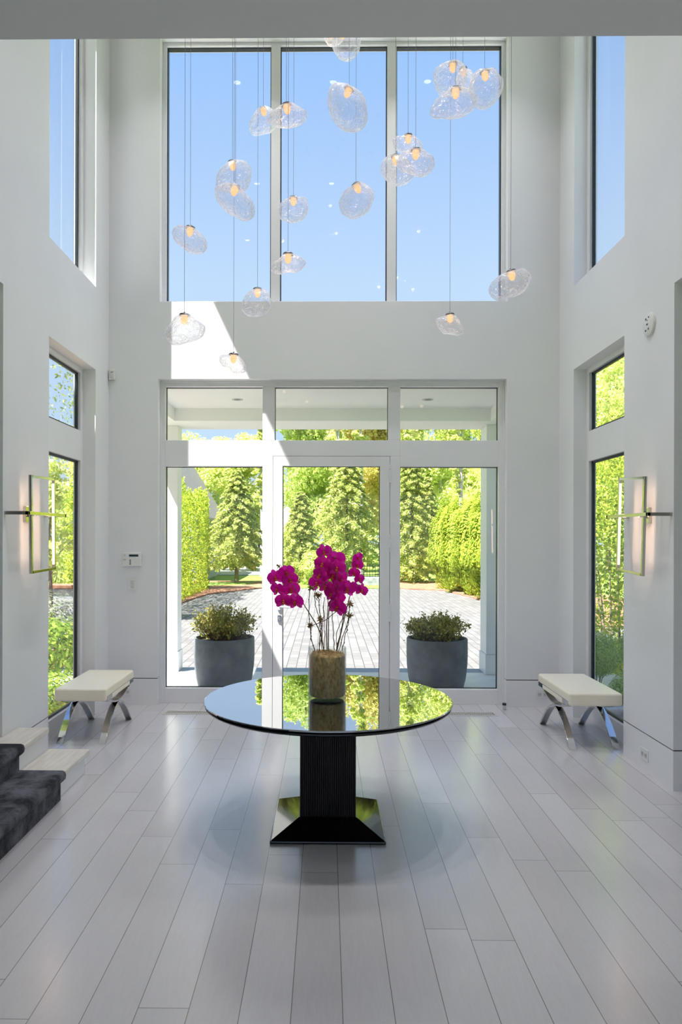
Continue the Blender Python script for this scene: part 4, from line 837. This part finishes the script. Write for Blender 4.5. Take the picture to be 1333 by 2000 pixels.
def trunk_obj(parent, pts, r0, r1, m, name='trunk', branches=()):
    t = MB(); n = len(pts); t.tube(smooth_path(pts, 4), [r0+(r1-r0)*i/((n-1)*4) for i in range((n-1)*4+1)], 9)
    for b in branches: t.tube(smooth_path(b[0], 4), [b[1]*(1-.75*i/((len(b[0])-1)*4)) for i in range((len(b[0])-1)*4+1)], 6)
    return t.build(name, MT[m], parent)
def decid(name, loc, h, w, label, group, m, seed, nleaf=7000, leaf=.26, base=.28, bark='bark', lean=0, loose=1.0):
    rg = np.random.default_rng(seed); r_ = random.Random(seed); o = empty(name, loc, label, 'tree', group)
    br = []; cl = []
    for i in range(26):
        t = base+.70*(i/25)**.9; a = r_.uniform(0, 6.283); rad = w*.5*math.sin(math.pi*min(.97, .22+.74*(t-base)/(1-base)))**.8*r_.uniform(.55, 1.0)
        p0 = Vector((lean*t, 0, h*t*.86)); p2 = Vector((lean*t+rad*math.cos(a), rad*math.sin(a), h*(t+.04+.08*r_.random()))); p1 = p0.lerp(p2, .5)+Vector((0, 0, h*.015))
        br.append(([p0, p1, p2], h*.0065*(1.25-t))); cl.append((p2, .17*w*r_.uniform(.8, 1.25))); cl.append((p1, .13*w))
    trunk_obj(o, [(0, 0, -.2), (lean*.3+.02*h*r_.uniform(-1, 1), 0, h*.35), (lean*.65+.02*h*r_.uniform(-1, 1), 0, h*.65), (lean, 0, h*.94)], h*.016, h*.004, bark, branches=br)
    per = nleaf//len(cl); pts = []
    for c_, rr in cl:
        d = rg.normal(size=(per, 3)); d /= np.linalg.norm(d, axis=1)[:, None]
        pts.append(np.array(c_)+d*(rr*loose*rg.uniform(.2, 1, per)**.5)[:, None]*np.array((1, 1, .72)))
    leaf_obj('crown', leaf_cloud(np.vstack(pts), .9, leaf, seed), MT[m], o)
    return o
def conifer(name, loc, h, w, label, group, m, seed, n=8000, leaf=.15, base=.06, full=1.0, droop=.22, trunk_h=.12):
    rg = np.random.default_rng(seed); r_ = random.Random(seed); o = empty(name, loc, label, 'tree', group)
    trunk_obj(o, [(0, 0, -.2), (.02, .01, h*.4), (0, 0, h*.97)], h*.022, h*.003, 'bark')
    pts = []; nb = 150; per = n//nb
    for i in range(nb):
        t = base+(1-base)*(i/nb)**1.05; a = i*2.39996+r_.uniform(-.3, .3)
        prof = (1-(t-base)/(1-base))**full*(.35+.65*min(1, (t-base)/.12+.25)); L_ = w*.5*prof*r_.uniform(.78, 1.15)+.04*w
        s = rg.uniform(.12, 1, per)**.7; z = h*t - droop*L_*s**1.6 + .10*L_*np.sin(s*3)
        wd = .20*L_*(1.1-s)+.03
        x = L_*s; y = rg.normal(0, 1, per)*wd*.8; zz = z+rg.normal(0, 1, per)*wd*.30
        pts.append(np.stack([x*math.cos(a)-y*math.sin(a), x*math.sin(a)+y*math.cos(a), zz], 1))
    leaf_obj('crown', leaf_cloud(np.vstack(pts), 1.0, leaf, seed, .45), MT[m], o)
    return o
def bush(name, loc, r, label, cat, m, seed, n=3000, leaf=.05, sc=(1, 1, 1), group=None, box=False, lump=.12):
    rg = np.random.default_rng(seed); o = empty(name, loc, label, cat, group)
    if box:
        p = rg.uniform(-1, 1, (n, 3)); k_ = rg.integers(0, 3, n); sgn = np.sign(rg.uniform(-1, 1, n)); p[np.arange(n), k_] = sgn*rg.uniform(.82, 1.0, n)
        p[:, 2] = (p[:, 2]+1)*.5
        ph = rg.uniform(0, 6.28, 4); wv = (np.sin(p[:, 1]*9+ph[0])+np.sin(p[:, 1]*23+p[:, 2]*7+ph[1])+np.sin(p[:, 0]*5+ph[2]))*.035
        p[:, 2] *= 1+wv; p[:, 0] += wv*1.2*np.sign(p[:, 0])
    else:
        d = rg.normal(size=(n, 3)); d /= np.linalg.norm(d, axis=1)[:, None]; d[:, 2] = d[:, 2]
        rr = rg.uniform(.3, 1, n)**.33
        rr *= 1+lump*(np.sin(d[:, 0]*7+seed)+np.sin(d[:, 1]*8+2*seed)+np.sin(d[:, 2]*9+seed*3))*.6
        p = d*rr[:, None]; p[:, 2] = np.maximum(p[:, 2], -.98)
    leaf_obj('foliage', leaf_cloud(p*r*np.array(sc), .4, leaf, seed), MT[m], o)
    s = MB()
    zb = 0 if box else -r*sc[2]
    for i in range(7): 
        a = i*.9; s.tube([(.10*r*math.cos(a)*sc[0], .3*r*math.sin(a)*sc[1], zb-.05), (.35*r*math.cos(a)*sc[0], .6*r*math.sin(a)*sc[1], zb+r*sc[2]*(.8 if not box else .6))], [.02*max(r, .2), .008*max(r, .2)], 5)
    s.build('branches', MT['bark'], o)
    return o
# left border
bush('clipped_hedge', (-5.25, 21.8, GZ), 1.0, 'tall clipped green hedge along the left side of the courtyard', 'hedge', 'lf_hedge', 21, 42000, .095, (.85, 5.4, 3.45), box=True)
conifer('conical_evergreen', (-3.75, 30.0, GZ), 4.75, 3.0, 'broad conical evergreen on a short trunk, left of the door', None, 'lf_con', 31, 27000, .125, .17, .75, .30)
bush('garden_shrub', (-6.15, 28.6, GZ+.62), .66, 'mid-green shrub between the clipped hedge and the conical evergreen', 'shrub', 'lf_mid', 33, 3500, .12, (1.0, 1, 1.1))
# right border: bright columnar shrubs
cols = [(5.35, 19.2, 3.3), (5.25, 21.0, 3.45), (5.15, 22.7, 3.3), (5.0, 24.3, 3.3), (4.75, 25.8, 3.2), (4.6, 27.3, 3.1)]
nm = ['nearest to the house', 'second from the house', 'third from the house', 'fourth from the house', 'fifth from the house', 'farthest from the house']
first = None
for i, (x, y, h) in enumerate(cols):
    if first is None:
        first = bush('columnar_shrub', (x, y, GZ+h*.52), 1.0, 'x', 'shrub', 'lf_hedge', 41, 15000, .10, (.68, .68, h*.52), 'bright columnar shrubs on the right'); o = first
    else:
        o = copy_tree(first); o.location = (x, y, GZ+h*.52); o.rotation_euler = (0, 0, i*1.3)
    o['label'] = 'bright yellow-green columnar shrub on the right of the courtyard, ' + nm[i]
# middle conifers
conifer('spruce', (3.68, 30.9, GZ), 5.6, 2.5, 'dark spruce at the right, beside the bright columnar shrubs', 'conifers beyond the courtyard', 'lf_con', 51, 24000, .125, .03, .65, .25)
conifer('spruce', (1.0, 34.7, GZ), 5.8, 4.0, 'broad spruce straight beyond the door behind the orchids', 'conifers beyond the courtyard', 'lf_con', 52, 27000, .145, .10, .6, .25)
conifer('spruce', (-1.15, 32.1, GZ), 4.0, 2.3, 'short spruce left of the broad one beyond the door', 'conifers beyond the courtyard', 'lf_con', 53, 16000, .125, .04, .6, .25)
conifer('spruce', (4.75, 33.8, GZ), 4.8, 2.0, 'slim spruce right of the broad one beyond the door', 'conifers beyond the courtyard', 'lf_con', 54, 16000, .125, .12, .7, .25)
bush('garden_shrub', (-.35, 29.6, GZ+.65), .75, 'light green shrub at the far edge of the paving left of the stone wall', 'shrub', 'lf_mid', 61, 4500, .12, (1.15, 1, 1.05))
bush('garden_shrub', (6.3, 29.6, GZ+.55), .75, 'light green low shrub behind the dark spruce at the right', 'shrub', 'lf_hedge', 62, 3000, .12, (1.2, 1, .9))
# low wall and iron fence
sw_ = tag(boxes([(.62, 2.55, 29.2, 29.6, GZ, .05)]).build('garden_wall', MT['stone'], bevel=.03), 'low grey stone wall beyond the courtyard at the right of the orchids', 'garden wall')
fn = empty('iron_fence', (1.75, 29.4, .05), 'black iron picket fence standing on the low stone wall', 'fence')
for z in (.08, .42): MB().box(-1.10, .75, -.012, .012, z, z+.03).build('rail', MT['iron'], fn)
for i in range(17): MB().box(-1.10+i*.114, -1.078+i*.114, -.010, .010, 0.001, .52).build('picket', MT['iron'], fn)

# woods behind
protos = []
kinds = [('lf_spring', 'yellow-green'), ('lf_mid', 'mid-green'), ('lf_rust', 'rusty yellow'), ('lf_spring', 'pale yellow-green')]
for i, (m_, nmx) in enumerate(kinds):
    p = decid('woodland_tree', (0, 0, 0), 10.0, 4.5, 'tall %s deciduous tree in the woods beyond the courtyard' % nmx, '%s trees of the far woods' % nmx, m_, 200+i, 22000, .22, .14, 'bark' if i < 2 else 'birch', 0, 1.3)
    protos.append([p, False])
wr = random.Random(5)
for row, (y0, ph) in enumerate(((41.5, 3.0), (49.5, 6.6), (57.5, 3.0), (66.0, 6.6))):
    for i_ in range(7 if row % 2 else 8):
        x = -22.4+7.2*i_+ph+wr.uniform(-.25, .25); y = y0+wr.uniform(-.4, .4)
        if abs(x) > 24 or (abs(x+4.6) < 6.4 and 52 < y < 61): continue
        h = 2.0+.158*y if x < -1.5 else 1.4+.262*y
        if x > 9: h *= 1.05
        k_ = wr.choice((0, 0, 1, 2, 3)); s_ = h*.96/10*wr.uniform(.95, 1.05)
        pr_ = protos[k_]
        if not pr_[1]: o = pr_[0]; pr_[1] = True
        else: o = copy_tree(pr_[0])
        o.location = (x, y, GZ-.05); w_ = min(1.06, max(s_, .92)); o.scale = (w_, w_, s_); o.rotation_euler = (0, 0, wr.uniform(0, 6.28))
for x, y, k_, s_ in ((13.4, 31.0, 0, .93), (12.6, 23.6, 2, .80), (18.5, 33.0, 1, .95)):
    o = copy_tree(protos[k_][0]) if protos[k_][1] else protos[k_][0]; protos[k_][1] = True
    o.location = (x, y, GZ-.05); o.scale = (s_*.85, s_*.85, s_); o['label'] = 'tall leafy tree at the right of the court, ' + {13.4: 'in the middle of three', 12.6: 'nearest to the house', 18.5: 'farthest to the right'}[x]; o['group'] = 'trees right of the court'
bp_ = None
for x, y, s_, lb in ((.55, 37.4, 1.0, 'pale birch left of a pair beyond the door'), (1.85, 37.3, 1.1, 'pale birch right of a pair beyond the door'), (-3.2, 36.2, .72, 'pale birch far behind the left sidelight'), (6.3, 33.6, .85, 'pale birch behind the bright columnar shrubs'), (4.3, 36.4, 1.05, 'pale birch behind the dark spruce')):
    if bp_ is None: bp_ = o = decid('birch_tree', (x, y, GZ-.05), 9.2, .95, lb, 'pale birches beyond the court', 'lf_spring', 250, 3600, .20, .52, 'birch', .12, 1.2)
    else: o = copy_tree(bp_); o.location = (x, y, GZ-.05); o['label'] = lb; o.rotation_euler = (0, 0, wr.uniform(0, 6.28))
    o.scale = (1, 1, s_)
# neighbouring houses
def house(name, loc, w, d, hw, hr, label, rotz=0, m='siding', ov=.3):
    o = empty(name, loc, label, 'house', rotz=rotz)
    MB().box(-w/2, w/2, -d/2, d/2, -.4, hw).prism([(-d/2, hw), (d/2, hw), (0, hr-.08)], 'x', -w/2+.002, w/2-.002).build('wall', MT[m], o)
    th = .12; sl = (hr-hw)/(d/2); e_ = d/2+ov
    poly = [(-e_, hw-ov*sl+.02), (0, hr+.02), (e_, hw-ov*sl+.02), (e_, hw-ov*sl+.02+th), (0, hr+.02+th*1.2), (-e_, hw-ov*sl+.02+th)]
    MB().prism(poly, 'x', -w/2-ov, w/2+ov).build('roof', MT['roof'], o)
    f = MB().box(-.5, .5, -d/2-.04, -d/2+.02, hw*.35, hw*.8).build('window', MT['white'], o); MB().box(-.42, .42, -d/2-.05, -d/2-.03, hw*.39, hw*.76).build('pane', MT['lcd'], f)
    return o
house('neighbour_house', (-4.6, 56, GZ), 5.5, 6, 2.3, 4.2, 'pale neighbouring house half hidden behind the conical evergreen')
house('carriage_house', (-8.25, 34.8, GZ), 7.0, 5.2, 3.2, 7.4, 'blue-grey gabled outbuilding behind the clipped hedge at the left', math.radians(90))
# seen through the left side window, then an unseen tree added for shade
bush('clipped_hedge', (-7.35, 18.5, GZ), 1.0, 'leafy green hedge seen through the left side window', 'hedge', 'lf_mid', 71, 9000, .12, (.9, 1.8, 3.2), box=True)
bush('garden_shrub', (-3.55, 9.0, .22), .55, 'bright yellow-green shrub just outside the left side window', 'shrub', 'lf_shrub', 72, 4200, .06, (1.0, 1.15, .95))
bush('garden_shrub', (-2.95, 7.55, -.02), .36, 'low bright shrub against the house below the left side window', 'shrub', 'lf_shrub', 74, 2400, .05, (1.0, 1.1, .8))
bush('garden_shrub', (-4.35, 10.9, .25), .62, 'grey-green shrub behind the bright one outside the left window', 'shrub', 'lf_grey', 73, 3400, .06, (1.2, 1, 1.0))
gw = empty('terrace_wall', (-5.6, 14.0, GZ), 'low fieldstone wall with a flat cap outside the left side window', 'garden wall')
MB().box(-1.8, .9, -.2, .2, -.1, .98).build('stonework', MT['stone'], gw, bevel=.02); MB().box(-1.85, .95, -.25, .25, .985, 1.05).build('cap', MT['mulch'], gw, bevel=.01)
decid('garden_tree', (-5.0, 13.0, GZ), 2.75, 1.3, 'small bright leafy tree outside the left side window', None, 'lf_spring', 76, 2200, .11, .45)
conifer('pine_tree', (-8.9, 26.5, GZ), 9.2, 6.0, 'sparse long-limbed pine above the left side window view', None, 'lf_pine', 77, 1900, .15, .42, .55, .05)
sh_ = bush('added_shade_tree', (-4.35, 4.75, 5.45), 1.0, 'unseen slim evergreen added to shade the lower left window of the house', 'tree', 'lf_mid', 78, 9000, .16, (.85, .95, 2.3))  # unseen tree, added and shaped to keep sun off the lower left window
trunk_obj(sh_, [(0, 0, -5.8), (.03, 0, -4), (0, 0, -1.5), (0, 0, 1.5)], .11, .03, 'bark')
# seen through the right side window
bush('leafy_hedge', (4.2, 10.3, GZ), 1.0, 'bright broad-leaved hedge outside the right side window', 'hedge', 'lf_hedge', 81, 22000, .062, (.62, 1.5, 3.2), box=True)
for i, (x, y, z, r_, lb) in enumerate(((3.02, 8.0, .40, .26, 'upper left clipped boxwood ball outside the right side window'), (3.58, 8.22, .42, .25, 'upper right clipped boxwood ball outside the right side window'), (3.20, 7.47, .06, .27, 'lower clipped boxwood ball outside the right side window'))):
    bush('boxwood_ball', (x, y, z), r_, lb, 'shrub', 'lf_box', 90+i, 9000, .022, (1, 1, 1), 'boxwood balls', lump=.03)
tag(boxes([(2.75, 3.9, 7.05, 7.2, GZ-.03, .02)]).build('stone_curb', MT['stone'], bevel=.02), 'low stone curb in front of the boxwood balls', 'curb')
